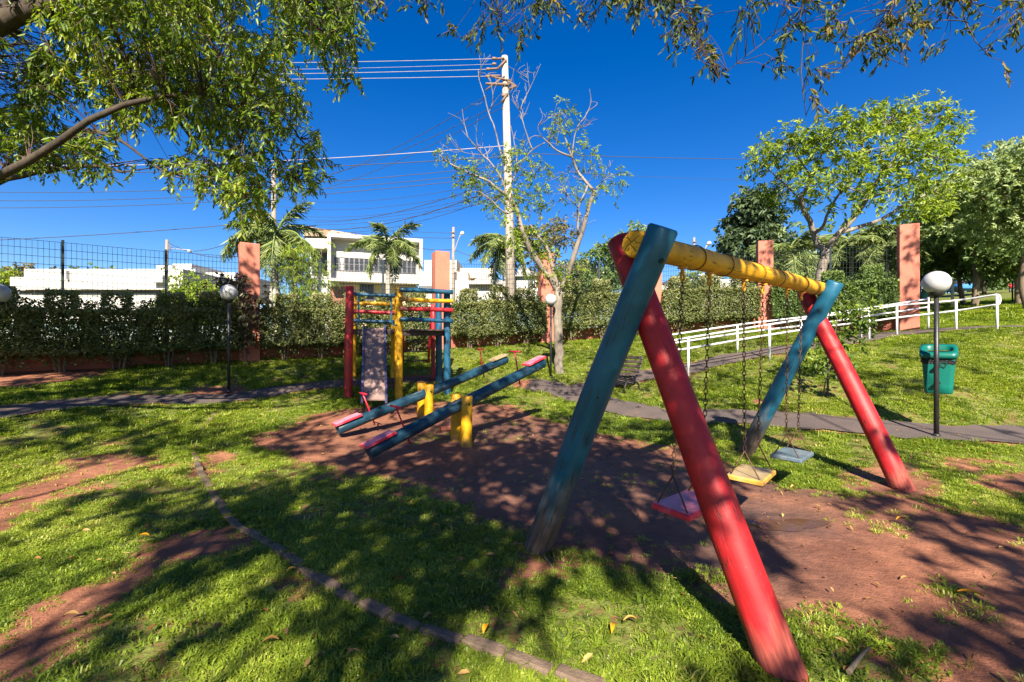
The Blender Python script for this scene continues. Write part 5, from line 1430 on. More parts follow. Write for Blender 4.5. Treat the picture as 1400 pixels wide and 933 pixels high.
for k in range(nwin):
    x0 = xl + .25 + (fw - .55) * k / nwin; x1 = xl + .25 + (fw - .55) * (k + 1) / nwin
    mb = MB()
    for xa in (x0 + .03, x1 - .03): mb.box((xa, dh + .37, (zw0 + zw1) / 2), (.06, .08, zw1 - zw0))
    mb.box(((x0 + x1) / 2, dh + .37, zw0 + .03), (x1 - x0 - .12, .078, .06)); mb.box(((x0 + x1) / 2, dh + .37, zw1 - .03), (x1 - x0 - .12, .078, .06)); mb.box(((x0 + x1) / 2, dh + .37, (zw0 + zw1) / 2), (x1 - x0 - .12, .078, .05))
    w_ = mb.build('window', M['frame'], hb)
    part_box('pane', ((x0 + x1) / 2, dh + .385, (zw0 + zw1) / 2), (x1 - x0 - .12, .03, zw1 - zw0 - .1), 'white' if k == 1 else 'glass', w_)
part_box('lower_wall', (fc, dh + 4.2, (zb_ + gz_h) / 2), (fw - .2, 6.6, zb_ - gz_h - .06), 'cream', hb)
part_box('brick_panel', (HX(460), dh + .85, (zb_ + gz_h) / 2 - .1), (1.2, .14, zb_ - gz_h - .4), 'brownwall', hb)
w_ = part_box('window', (HX(499), dh + .87, HZ(396)), (1.1, .12, 1.5), 'frame', hb); part_box('pane', (HX(499) - .27, dh + .80, HZ(396)), (.46, .03, 1.3), 'glass', w_); part_box('pane', (HX(499) + .27, dh + .80, HZ(396)), (.46, .03, 1.3), 'glass', w_)
part_box('side_wing', (HX(436), dh + 2.6, (HZ(327) + HZ(341)) / 2), (HX(451) - HX(420.5), 5.4, HZ(327) - HZ(341)), 'white', hb)
part_box('side_wall', (HX(436), dh + 4.4, (HZ(342) + gz_h) / 2), (HX(450) - HX(422), 5.0, HZ(342) - gz_h), 'greywall', hb)
for x0, x1 in ((425, 437), (438.5, 449)):
    w_ = part_box('window', ((HX(x0) + HX(x1)) / 2, dh + 1.82, (HZ(343) + HZ(372)) / 2), (HX(x1) - HX(x0), .12, HZ(343) - HZ(372)), 'frame', hb)
    part_box('pane', ((HX(x0) + HX(x1)) / 2, dh + 1.74, (HZ(343) + HZ(372)) / 2), (HX(x1) - HX(x0) - .12, .04, HZ(343) - HZ(372) - .12), 'glass', w_)
mb = MB()
q = [(HX(418.5), dh - .3, HZ(326)), (HX(501), dh - .1, HZ(322.5)), (HX(501), dh - .1, HZ(320.0)), (HX(418.5), dh - .3, HZ(312.5))]
q2 = [(x, y + 5.5, z) for x, y, z in q]
mb.quad(*q); mb.quad(*q2[::-1])
for i in range(4): j = (i + 1) % 4; mb.quad(q[j], q[i], q2[i], q2[j])
mb.build('stone_parapet', M['stone'], hb)
hb.rotation_euler.z = R(17)

def house(name, label, d, boxes, pitched=()):
    xs = [b[0] for b in boxes] + [b[1] for b in boxes]; px = (min(xs) + max(xs)) / 2
    x = (px - 700) / F * d
    o = thing(name, label, 'building', (x, d, g1(x, d)))
    for k, (x0, x1, y0, y1, mat, dep, off, nme) in enumerate(boxes):
        X0 = (x0 - 700) / F * (d + off); X1 = (x1 - 700) / F * (d + off); Z1 = CAMZ - (y0 - 466.5) / F * (d + off); Z0 = CAMZ - (y1 - 466.5) / F * (d + off)
        part_box(nme, ((X0 + X1) / 2, d + off + dep / 2, (Z0 + Z1) / 2), (X1 - X0, dep, Z1 - Z0), mat, o)
    for x0, xm, x1, y0, y1, mat, off in pitched:
        mb = MB(); dd = d + off
        A = (Vector(W(x0, y1, dd)), Vector(W(xm, y0, dd)), Vector(W(x1, y1, dd))); s = Vector((0, 6, 0))
        mb.quad(*A); mb.quad(*(p + s for p in A[::-1])); mb.quad(A[0], A[0] + s, A[1] + s, A[1]); mb.quad(A[1], A[1] + s, A[2] + s, A[2])
        mb.build('gable_roof', M[mat], o)
    return o
house('long_building', 'long low white building behind the shaded hedge on the left', 27,
  [(14, 35, 379, 397, 'white', 6, .1, 'wall'), (33, 250, 368, 396, 'white', 7, 0, 'wall'), (88, 91, 370, 382, 'greywall', .3, -.2, 'downpipe'), (22, 262, 397, 402, 'frame', 5, .6, 'window_strip'), (16, 262, 402, 440, 'white', 5, .4, 'wall'),
   (168, 222, 368.5, 378, 'white', 4, 2.0, 'parapet'), (206, 222, 376.5, 386, 'greywall', .5, -.4, 'window')])
house('far_house', 'stepped white house right of the leaning street pole', 32,
  [(214, 236, 363, 408, 'white', 5, 0, 'wall'), (219, 223, 372, 375, 'frame', .2, -.15, 'window'), (236, 262, 361, 408, 'white', 6, .3, 'wall'), (246, 267, 368, 372, 'greywall', 3, -.5, 'roof_slab'), (262, 322, 373, 408, 'white', 5, .5, 'wall'), (292, 300, 374, 382, 'greywall', 2, -.1, 'roof_slab'), (312, 322, 374, 384, 'greywall', 2, -.1, 'roof_slab')])
house('far_house', 'cream house with a low gable behind the tower pillar', 30,
  [(573, 640, 372, 385, 'cream', 6, 1, 'wall'), (580, 626, 356, 372, 'white', 4, 2.2, 'wall'), (606, 611, 364, 369, 'frame', .2, 2.0, 'window'), (573, 690, 384, 420, 'white', 5, .2, 'wall'), (628, 676, 367, 380, 'cream', 5, 2.6, 'wall'), (573, 598, 391, 398, 'frame', .2, .0, 'window')],
  [(640, 664, 692, 372, 389, 'roof', -.3)])
house('far_house', 'grey gabled house just right of the tall concrete pole', 29,
  [(706, 738, 374, 420, 'greywall', 6, .5, 'wall'), (722, 729, 384, 396, 'frame', .2, .3, 'window'), (738, 790, 386, 420, 'white', 5, .2, 'wall'), (770, 833, 380, 420, 'white', 5, 1.6, 'wall'), (816, 836, 372, 400, 'cream', 5, 3, 'wall')],
  [(704, 712, 742, 362, 378, 'roof', .2), (770, 800, 834, 364, 381, 'roof', 1.2)])
hw_ = house('far_house', 'pale building with a blue striped sign seen under the beam', 28,
  [(905, 948, 390, 430, 'white', 5, 0, 'wall'), (938, 985, 374, 430, 'greywall', 5, .4, 'wall'), (984, 1024, 382, 430, 'white', 5, .1, 'wall')])
for y0, y1 in ((366, 373.5), (375, 378)):
    part_box('sign_stripe', ((W(950, 0, 28).x), 28.25, (W(0, y0, 28).z + W(0, y1, 28).z) / 2), (W(958, 0, 28).x - W(941.5, 0, 28).x, .06, W(0, y0, 28).z - W(0, y1, 28).z), 'sign', hw_)
for k in range(10): part_box('sheet_rib', (W(939 + k * 4.6, 0, 28).x, 28.37, W(0, 402, 28).z), (.04, .05, W(0, 376, 28).z - W(0, 430, 28).z), 'roof', hw_)

# street and far boundary in the gaps of the hedge
# ------------------------------------------------------------------ poles
def pole(label, px, d, ytop, r0, r1, lean=0, arms=(), mat='concrete'):
    x = (px - 700) / F * d; z = g1(x, d); top = W(px + lean, ytop, d)
    o = thing('utility_pole', label, 'pole', (x, d, z), 'concrete utility poles')
    mb = MB(); mb.tube([(x, d, z - .3), ((x + top.x) / 2, d, (z + top.z) / 2), tuple(top)], [r0, (r0 + r1) / 2, r1], 14); mb.build('shaft', M[mat], o)
    for (ax0, ay0, ax1, ay1, r) in arms:
        mb = MB(); mb.tube([tuple(W(ax0, ay0, d - .15)), tuple(W(ax1, ay1, d - .15))], r, 6); mb.build('crossarm', M['arm'], o)
    return o
po = pole('tall concrete utility pole behind the sparse tree', 701, 18, 78, .215, .125, -11,
  [(664, 115, 697, 116, .05), (672, 105, 700, 111, .035), (664, 124, 690, 104, .03), (680, 95, 692, 82, .045), (678, 81, 690, 80, .04), (668, 95, 682, 94, .04), (668, 104, 684, 104, .04), (694, 112, 704, 117, .05), (696, 122, 706, 118, .05), (686, 140, 694, 128, .05)])
for x, y in ((676, 80.5), (668, 95), (667, 105), (676, 88), (692, 116), (702, 118), (689, 131)):
    c = W(x, y, 17.85); mb = MB(); mb.lathe([(.03, -.09), (.065, -.06), (.045, -.03), (.065, 0), (.045, .03), (.055, .07)], 10); mb.build('insulator', M['arm'], po, Matrix.Translation(c) @ Matrix.Rotation(1.57, 4, 'Y'))
p2 = pole('concrete street pole with a lamp arm left of the palm crown', 619, 30, 311, .11, .085, 1, [(616, 318, 622, 318, .03), (616, 324, 622, 324, .03)], 'concrete_grey')
mb = MB(); mb.tube(resample([W(621, 345, 29.8), W(626, 330, 29.6), W(630, 320, 29.4)], .15), .03, 6); mb.build('lamp_arm', M['roof'], p2)
mb = MB(); mb.lathe([(.04, -.15), (.11, -.08), (.12, .04), (.06, .11)], 12); mb.build('lamp_head', M['cream'], p2, Matrix.Translation(W(632, 319, 29.4)) @ Matrix.Rotation(.9, 4, 'Y'))
pole('slightly leaning concrete pole behind the fence on the left', 226.5, 24, 328, .10, .07, 2, [(229, 333, 236, 340, .02), (229, 336, 234, 343, .02)], 'concrete_grey')
pole('pale concrete pole rising behind the swollen palm', 376, 22, 232, .14, .10, -2, (), 'concrete_grey')
p5 = pole('distant pole with a curved lamp arm above the yellow beam', 949, 40, 325, .11, .09, 0, [(946, 331, 953, 331, .05)], 'concrete_grey')
mb = MB(); mb.tube([W(962, 345, 40), W(966, 336, 40), W(970, 333, 40)], .05, 6); mb.build('lamp_arm', M['roof'], p5)
mb = MB(); mb.lathe([(.05, -.25), (.18, -.1), (.18, .1), (.06, .2)], 10); mb.build('lamp_head', M['roof'], p5, Matrix.Translation(W(969.5, 333, 40)) @ Matrix.Rotation(1.2, 4, 'Y'))
c = W(259, 343.5, 23); mb = MB(); mb.lathe([(.02, -.07), (.08, -.055), (.095, 0), (.06, .055), (.02, .07)], 12); so = thing('street_light', 'white street lamp head hanging over the far left houses', 'street light', (W(236, 0, 24).x, 24, W(0, 343, 24).z)); mb.build('lamp_head', M['roof'], so, Matrix.Translation(c))
mb = MB(); mb.tube([tuple(W(228, 340, 24)), tuple(W(245, 341, 23.5)), tuple(W(259, 342, 23))], .018, 5); mb.build('lamp_arm', M['roof'], so)

# ------------------------------------------------------------------ overhead wires
def wire(label, a, b, sag, r, mat='wire', group='overhead wires'):
    a = W(*a); b = W(*b); pts = []
    for k in range(25):
        u = k / 24; p = a.lerp(b, u); p.z -= sag * 4 * u * (1 - u); pts.append(p)
    mb = MB(); mb.tube(pts, r, 5, False); o = mb.build('power_line', M[mat]); 
    props(o, label, 'wire', group)
wire('topmost pale wire running left from the pole top', (-60, 84, 22), (678, 80.5, 17.85), .15, .009, 'wire_pale')
wire('thin wire just below the topmost one left of the pole', (-60, 92, 22.3), (676, 88, 17.9), .2, .006, 'wire_pale')
wire('middle pale wire of the three running left from the pole top', (-60, 98, 21.7), (670, 95, 17.85), .18, .009, 'wire_pale')
wire('lowest pale wire of the three running left from the pole top', (-60, 104, 21.4), (668, 104.5, 17.85), .15, .009, 'wire_pale')
wire('first wire sloping from the crossarm down to the left', (443, 243, 26), (666, 131, 17.85), .3, .013)
wire('second wire sloping from the crossarm down to the left', (443, 240, 26.5), (690, 138, 17.85), .35, .012)
wire('third wire sloping from the crossarm down to the left', (430, 262, 26), (688, 146, 17.85), .35, .012)
wire('twisted pale cable crossing at the height of the lowest hanging leaves', (-60, 224, 21), (697, 199, 17.9), .35, .013, 'wire_pale')
wire('dark cable just under the twisted pale cable', (-60, 236, 21), (697, 214, 17.9), .25, .016)
for k, (y0, y1) in enumerate(((262, 226), (274, 234), (284, 240))):
    wire('%s of three slack dark cables crossing behind the left crown' % ('uppermost', 'middle', 'lowest')[k], (-60, y0, 21 + k * .2), (698, y1, 17.95), .4, .013)
wire('dark cable falling from the pole towards the white house', (430, 304, 30), (698, 240, 17.95), .5, .016)
wire('thicker dark cable falling from the pole past the house roof', (440, 314, 30), (698, 250, 17.95), .55, .02)
wire('lowest dark cable from the pole towards the white house', (470, 318, 30), (698, 262, 17.95), .4, .012)
for k, (y0, x1, y1, sg, nm) in enumerate(((272, 697, 244, .5, 'highest'), (282, 697, 252, .55, 'second'), (292, 697, 258, .6, 'third'), (298, 698, 266, .5, 'fourth'), (306, 698, 270, .45, 'lowest'))):
    wire('%s of five thin slack cables fanning down left from the pole middle' % nm, (380, y0, 27 + k * .3), (x1, y1, 17.95), sg, .009)
wire('long wire crossing the sky to the right of the tall pole', (700, 209, 17.95), (1420, 206, 24), .35, .012)
wire('long wire low over the bright tree on the right', (705, 232, 17.95), (1420, 246, 24), .3, .006)
wire('twisted wire dipping across the sky behind the fence on the left', (-40, 330, 23), (400, 300, 22.5), .12, .018)
wire('wire from the far lamp pole towards the pale house', (572, 339, 33), (619, 341, 30), .1, .02)
wire('upper wire between the white house and the far lamp pole', (480, 310, 36), (619, 319, 30), .1, .014)
wire('lower wire between the white house and the far lamp pole', (480, 318, 36), (619, 326, 30), .1, .018)
wire('wire running right and down from the far lamp pole', (620, 341, 30), (720, 368, 28), .2, .018)
wire('cable hanging from the leaning left pole to the street lamp', (229, 331, 24), (330, 350, 21.5), .35, .016)
wire('cable rising from behind the left lamp to the pale pole', (265, 344, 23), (376, 300, 22), .3, .016)

# ------------------------------------------------------------------ things far off in the park
pk = gp(1306, 409); 
def small_box_thing(name, label, cat, parts_, base):
    o = thing(name, label, cat, base)
    for nme, c, d, mat, bev in parts_:
        mb = MB(); mb.box(Vector(base) + Vector(c), d, None, bev); mb.build(nme, M[mat], o)
    return o
bx_, by_, bz_ = gb(1310, 52)
CM = Matrix.Translation((bx_, by_, bz_)) @ Matrix.Rotation(R(75), 4, 'Z')
car = thing('parked_car', 'blue car parked under the far trees on the right', 'car', (bx_, by_, bz_))
mb = MB(); secs = []
for x, z0, z1, w in ((-1.9,.42,.72,.70),(-1.75,.3,.86,.80),(-1.0,.26,.95,.84),(.9,.26,.98,.84),(1.7,.3,.92,.8),(1.85,.45,.75,.72)):
    secs.append([(x, -w, z0), (x, -w * 1.02, (z0 + z1) / 2), (x, -w * .94, z1), (x, w * .94, z1), (x, w * 1.02, (z0 + z1) / 2), (x, w, z0)])
loft(mb, secs); mb.build('body', M['sign'], car, CM)
mb = MB(); secs = [[(x, -w, z0), (x, -w * .8, z1), (x, w * .8, z1), (x, w, z0)] for x, z0, z1, w in ((-1.0,.93,.97,.76),(-.45,.95,1.40,.74),(.75,.96,1.42,.74),(1.35,.95,1.0,.76))]
loft(mb, secs); mb.build('cabin', M['glass'], car, CM)
for sx in (-1.15, 1.15):
    for sy in (-.8, .8):
        mb = MB(); mb.lathe([(.2, -.1), (.31, -.09), (.31, .09), (.2, .1)], 16); mb.build('wheel', M['black'], car, CM @ Matrix.Translation((sx, sy, .31)) @ Matrix.Rotation(1.5708, 4, 'X'))
def stick(name, label, cat, px, d, y1, r, mat, ybase):
    x = (px - 700) / F * d; zb = min(g1(x, d), W(px, ybase, d).z); t = W(px, y1, d); mb = MB(); mb.tube([(x, d, zb - .2), (x, d, t.z - r * .4), (x, d, t.z)], [r, r, r * .7], 10)
    props(mb.build(name, M[mat]), label, cat)
stick('gate_post', 'white post on the far lawn left of the blue car', 'post', 1302, 25, 384, .065, 'white', 409)
stick('wooden_post', 'pale wooden post on the far lawn right of the leaning trunk', 'post', 1336, 26, 378, .07, 'bark_pale', 407)
stick('litter_post', 'short post carrying nothing beside the last salmon pillar', 'post', 1255.5, 24, 400, .06, 'bark_pale', 412)
tb = W(1262, 409, 24); tb.z = g1(tb.x, tb.y) - .0
o = thing('drum_bin', 'turquoise drum bin on the far lawn beside the globe lamp', 'bin', (tb.x, tb.y, W(1262, 409, 24).z))
mb = MB(); mb.lathe([(.16, -.3), (.19, .0), (.21, .25), (.22, .27), (.20, .28)], 18); mb.build('drum', M['bin'], o, Matrix.Translation(W(1262, 407, 24)))
stick('bollard', 'thin dark post near the right edge on the far lawn', 'post', 1384, 26, 384, .035, 'black', 412)
# a walker far off at the right edge
pw = W(1391, 410, 40); zf = W(1391, 407, 40).z
wk = thing('person', 'distant person in a reddish top standing far off at the right edge', 'person', (W(1382, 0, 40).x, 40, zf))
X = W(1382, 0, 40).x
mb = MB()
mb.tube([(X - .1, 40, zf), (X - .09, 40, zf + .45), (X - .07, 40, zf + .85)], [.05, .06, .085], 8); mb.tube([(X + .1, 40.1, zf), (X + .09, 40.05, zf + .45), (X + .07, 40, zf + .85)], [.05, .06, .085], 8)
mb.build('legs', M['black'], wk)
mb = MB(); mb.tube([(X, 40, zf + .82), (X, 40, zf + 1.0), (X, 40, zf + 1.3), (X, 40, zf + 1.46), (X, 40, zf + 1.5)], [.14, .15, .18, .14, .06], 10)
for s in (-1, 1): mb.tube([(X + s * .18, 40, zf + 1.42), (X + s * .24, 40, zf + 1.12), (X + s * .22, 39.9, zf + .86)], [.055, .045, .035], 8)
mb.build('top', M['seat_red'], wk)
mb = MB(); mb.tube([(X, 40, zf + 1.46), (X, 40, zf + 1.56), (X, 40, zf + 1.66), (X, 40, zf + 1.75)], [.05, .085, .095, .05], 10); mb.build('head', M['brownwall'], wk)
# ------------------------------------------------------------------ the trees overhead
# Crown of the left tree seen in the picture: limbs come in from the left, sprays hang down
r = np.random.default_rng(123)
T1b = (-9.2, 3.6, g1(-9.2, 3.6))
LB = [([(T1b[0], T1b[1], T1b[2] - .2), (-9.0, 3.6, 1.4), (-8.6, 3.8, 2.5)], .30, .24),
 ([(-8.6,3.8,2.5), (-7.2,4.5,2.75), wp(-60,262,4.6), wp(0,240,4.55), wp(60,205,4.5), wp(110,178,4.5), wp(140,150,4.5), wp(180,142,4.55), wp(205,134,4.6), wp(250,127,4.8), wp(290,132,5.0), wp(330,150,5.2)], .085, .014),
 ([(-8.6,3.8,2.5), (-7.6,4.4,3.8), wp(-80,75,4.6), wp(-20,48,4.6), wp(30,25,4.65), wp(80,2,4.7), wp(130,-40,4.8), wp(220,-110,4.9)], .13, .08),
 ([wp(-20,48,4.6), wp(10,8,4.6), wp(30,-20,4.6)], .06, .04), ([wp(20,28,4.6), wp(40,6,4.6), wp(60,-20,4.6)], .05, .03),
 ([wp(-40,262,5.1), wp(20,243,5.1), wp(70,233,5.15), wp(130,228,5.2), wp(170,235,5.2)], .05, .01),
 ([wp(180,142,5.25), wp(176,118,5.3), wp(185,108,5.3), wp(230,100,5.4)], .05, .012), ([wp(205,134,5.3), wp(240,160,5.3), wp(262,190,5.35), wp(280,220,5.4)], .03, .008),
 ([wp(110,178,5.15), wp(150,185,5.0), wp(190,210,5.0), wp(230,240,5.0)], .03, .008), ([wp(250,127,5.4), wp(320,118,5.6), wp(380,150,5.7), wp(410,190,5.7)], .03, .008),
 ([wp(220,-110,4.9), wp(320,-60,5.2), wp(400,-20,5.4), wp(440,30,5.5), wp(455,60,5.5)], .06, .010), ([wp(220,-110,4.9), wp(250,-20,5.0), wp(280,40,5.1), wp(300,80,5.2)], .05, .01),
 ([wp(130,-40,4.8), wp(150,20,4.9), wp(170,70,5.0), wp(180,100,5.0)], .04, .01), ([wp(330,150,5.6), wp(360,180,5.7), wp(390,215,5.8), wp(405,250,5.8)], .016, .006), ([wp(280,140,5.5), wp(310,190,5.6), wp(325,235,5.6), wp(335,270,5.6)], .016, .006)]
poly = np.array([(-140,-60),(480,-60),(496,30),(494,110),(480,132),(458,112),(430,92),(408,70),(400,100),(408,125),(430,160),(448,200),(440,250),(428,285),(412,262),(385,262),(362,285),(345,308),(330,318),(316,292),(285,272),(268,262),(240,248),(205,268),(180,268),(158,246),(120,246),(88,240),(60,242),(25,228),(0,222),(-140,225)], float)
P = []; N_ = 0
while len(P) < 3700:
    x = r.uniform(-140, 500); y = r.uniform(-60, 310)
    s = sdist(poly, [x], [y])[0]
    if s < 4: continue
    g = float(fbm(x / 42, y / 42, 3, 3))
    thr = .47
    if 0 < x < 110 and 165 < y < 225: thr = .60            # sky holes
    if 270 < x < 320 and 60 < y < 110: thr = .54
    if x < 140 and y < 130: thr = .42
    if 300 < x < 440 and y > 120: thr = .42
    if y < 120 and x > 130: thr = .42
    if g < thr: continue
    d = r.uniform(4.6, 6.7) if y > 60 else r.uniform(4.2, 6.6)
    P.append(wp(x, y - 9, d))
P = np.array(P)
def crown_part(o, P, nl, stem, L, Wd, droop, tint, rng, mat, nodes=None, twig=.004, name='crown', tw_n=None, curl=.12, spread=.9):
    D = rng.normal(size=P.shape) * spread + np.array([0, 0, -.5 * droop])
    B, Dd, N, LL, WW, T = sprigs(P, D, nl, stem, L, Wd, droop, tint, rng)
    me = leaf_mesh(name, B - np.array(wmat(o).translation), Dd, N, LL, WW, T, curl); me.materials.append(M[mat])
    ob = bpy.data.objects.new(name, me); COL.objects.link(ob); ob.parent = o
    mb = MB(); D = unit(D)
    for i in range(len(P)):
        p = P[i]; q = p + D[i] * stem - np.array([0, 0, stem * droop * .35])
        mb.tube([tuple(p), tuple(p + D[i] * stem * .5 - np.array([0, 0, stem * droop * .08])), tuple(q)], [.0035, .003, .0015], 3, False)
        if nodes is not None and (tw_n is None or rng.random() < tw_n):
            j = np.argmin(((nodes - p) ** 2).sum(1)); a = nodes[j]; L_ = np.linalg.norm(p - a)
            m = (a + p) / 2 + rng.normal(size=3) * .06 * L_ + np.array([0, 0, .08 * L_])
            mb.tube([tuple(a), tuple(m), tuple(p)], [min(.012, twig * (1 + L_)), twig, twig * .7], 4, False)
    return mb
def over_tree(label, base, limbs, P, nl, stem, L, Wd, droop, tint, seed, mat, bark, tw_n=.5, name='overhanging_tree'):
    rng = np.random.default_rng(seed); o = thing(name, label, 'tree', base)
    mb = MB(); nodes = []
    for pts, r0, r1 in limbs:
        Q = resample(pts, max(.15, (Vector(pts[0]) - Vector(pts[-1])).length / 16)) + [Vector(pts[-1])]; n = len(Q)
        for k in range(1, n - 1): Q[k] = Q[k] + Vector(rng.normal(size=3)) * r0 * .14
        mb.tube(Q, [r0 + (r1 - r0) * (k / (n - 1)) ** .8 for k in range(n)], 12 if r0 > .08 else 7, True, True, .07 if r0 > .05 else 0, seed)
        nodes += [tuple(q) for q in Q[n // 4:]]
    mb.build('trunk', M[bark], o)
    tw = crown_part(o, P, nl, stem, L, Wd, droop, tint, rng, mat, np.array(nodes), tw_n=tw_n)
    tw.build('twigs', M['twig'], o)
    return o
tint = np.clip(.50 + (fbm(P[:, 0] * 1.6, P[:, 2] * 1.6, 5, 2) - .5) * .8 + r.normal(size=len(P)) * .1, 0, 1)
over_tree('large tree with drooping leaves overhanging the top left corner', T1b, LB, P, 12, .22, .074, .0235, .8, tint, 7, 'leaf_near', 'bark_dark')

# Crowns standing over and behind the viewer: every spray is placed where the light of the playground is broken
SHADE = [(150,465,230,75,.97),(60,540,170,45,.9),(200,525,170,30,.8),(330,512,60,60,.6),(400,470,80,60,.62),(100,595,260,38,.72),(60,655,150,28,.42),(215,690,170,28,.52),(300,765,140,50,.6),(90,790,110,30,.30),
 (450,725,210,72,.97),(600,800,140,80,.95),(560,868,170,50,.75),(350,880,170,60,.7),(160,890,170,50,.62),(560,645,170,48,.82),(690,665,150,72,.93),(810,655,130,70,.92),(760,705,120,55,.9),(905,742,100,55,.85),(1000,772,80,55,.8),
 (420,600,90,30,.55),(600,568,140,40,.62),(760,590,80,30,.7),(990,640,70,30,.55),(1120,905,160,50,.85),(1260,860,160,36,.7),(1310,795,160,26,.66),(1215,722,110,22,.5),(1080,700,90,22,.45),(1360,705,90,24,.55),(1160,760,100,30,.5),(1380,880,80,60,.75),
 (900,600,130,26,.62),(1060,560,120,40,.42),(820,520,140,24,.42),(1225,535,70,48,.55),(1330,500,90,22,.35),(470,520,60,26,.55),(520,480,60,90,.55),(1230,380,60,80,.40),(680,475,160,22,.35),(1330,580,100,30,.3),(240,600,90,24,.5)]
def shade(px, py):
    s = np.full(np.size(px), .20)
    for cx, cy, rx, ry, d in SHADE:
        q = ((px - cx) / rx) ** 2 + ((py - cy) / ry) ** 2
        s = np.maximum(s, d * np.clip(1.55 - q * 1.1, 0, 1))
    s = np.where((px > 860) & (py > 770) & (px < 1020), np.minimum(s, .22), s)
    s = np.where((px > 640) & (px < 840) & (py > 790), np.minimum(s, .22), s)
    return s
def canopy(x0, x1, y0, y1, step, rng):
    xs = np.arange(x0, x1, step); ys = np.arange(y0, y1, step * 1.25); X, Y = np.meshgrid(xs, ys); X = X.ravel() + rng.uniform(-.5, .5, X.size) * step; Y = Y.ravel() + rng.uniform(-.5, .5, Y.size) * step
    z = gz(X, Y); px = 700 + X / Y * F; py = 466.5 - (z - CAMZ) / Y * F
    s = shade(px, py)
    n = fbm(X * 2.1, Y * 1.35, 17, 3); n = np.clip((n - .22) / .56, 0, 1)
    k = n < s; dbl = s[k]
    return X[k], Y[k], z[k], dbl
rng = np.random.default_rng(99)
parts_ = [canopy(-4.5, 6, 1.7, 6.5, .15, rng), canopy(-9, 9, 6.5, 10, .21, rng), canopy(-13, -4.5, 4, 6.5, .24, rng), canopy(6, 11, 3, 6.5, .24, rng), canopy(-15, 14, 10, 15, .30, rng)]
cx, cy, cz, cs = (np.concatenate([q[i] for q in parts_]) for i in range(4))
# targets on the shaded hedge itself
hn = 900; u = rng.random(hn); v = rng.random(hn)
hxs = -10.75 + (3.78) * u; hys = 8.4 + 3.64 * u - .5; hzs = .95 + 1.75 * v
cx = np.concatenate([cx, hxs]); cy = np.concatenate([cy, hys]); cz = np.concatenate([cz, hzs]); cs = np.concatenate([cs, np.full(hn, .9)])
for (qx, qy, z0, z1, n_) in ((-6.97, 11.8, 1.3, 3.3, 42), (-6.97, 11.8, 3.0, 3.9, 16), (8.74, 15.6, 4.0, 5.0, 16), (11.98, 13.6, 2.0, 4.9, 60), (1.14, 15.6, 1.6, 3.0, 10)):
    cx = np.concatenate([cx, qx + rng.normal(size=n_) * .28]); cy = np.concatenate([cy, np.full(n_, qy)]); cz = np.concatenate([cz, rng.uniform(z0, z1, n_)]); cs = np.concatenate([cs, np.full(n_, .3)])
hx_ = SUNV.x / SUNV.z; hy_ = SUNV.y / SUNV.z
hmin = (np.maximum(0, .80 * cy + CAMZ - cz)) / (1 - .80 * hy_) + .25
hh = np.maximum(hmin, 4.4 + 2.4 * fbm(cx * .35, cy * .35, 61, 2) + rng.normal(size=len(cx)) * .35) + np.abs(rng.normal(size=len(cx))) * .3
CPs = np.column_stack([cx + hx_ * hh, cy + hy_ * hh, cz + hh])
CS = cs
# leaf shadows on the salmon pillars
# three trees carry them
own = np.where(CPs[:, 0] < -2.6, 0, np.where(CPs[:, 0] < 2.8, 1, 2))
BASES = [(-6.2, -4.2), (-2.2, -9.0), (6.6, -4.8)]
LABS = ['tall shade tree standing behind the viewer on the left', 'tall shade tree standing straight behind the viewer', 'tall shade tree behind the viewer on the right, branches over the swings']
# sprays that hang into the top edge of the picture belong to the two right hand trees
FRG = []
def fringe(x0, x1, prof, n, d0, d1):
    k = 0
    while k < n:
        x = rng.uniform(x0, x1); lim = np.interp(x, [p[0] for p in prof], [p[1] for p in prof])
        y = -70 + (lim + 70) * rng.random() ** .75
        if fbm(x / 30, y / 30, 71, 2) < .46: continue
        FRG.append(wp(x, y - 6, rng.uniform(d0, d1))); k += 1
fringe(485, 850, [(485,20),(510,14),(525,38),(545,10),(570,22),(600,40),(625,55),(650,70),(665,62),(690,40),(720,62),(730,20),(760,14),(800,22),(820,30),(835,5),(850,0)], 200, 4.6, 5.6)
FR1 = np.array(FRG); FRG = []
fringe(860, 1420, [(860,10),(880,35),(900,10),(930,60),(945,70),(960,55),(975,110),(990,120),(1000,60),(1040,55),(1060,120),(1075,70),(1100,60),(1105,150),(1112,165),(1120,90),(1140,110),(1160,50),(1190,90),(1215,80),(1240,70),(1260,60),(1300,75),(1330,70),(1360,90),(1380,95),(1400,110),(1420,110)], 330, 4.2, 5.4)
FR2 = np.array(FRG)
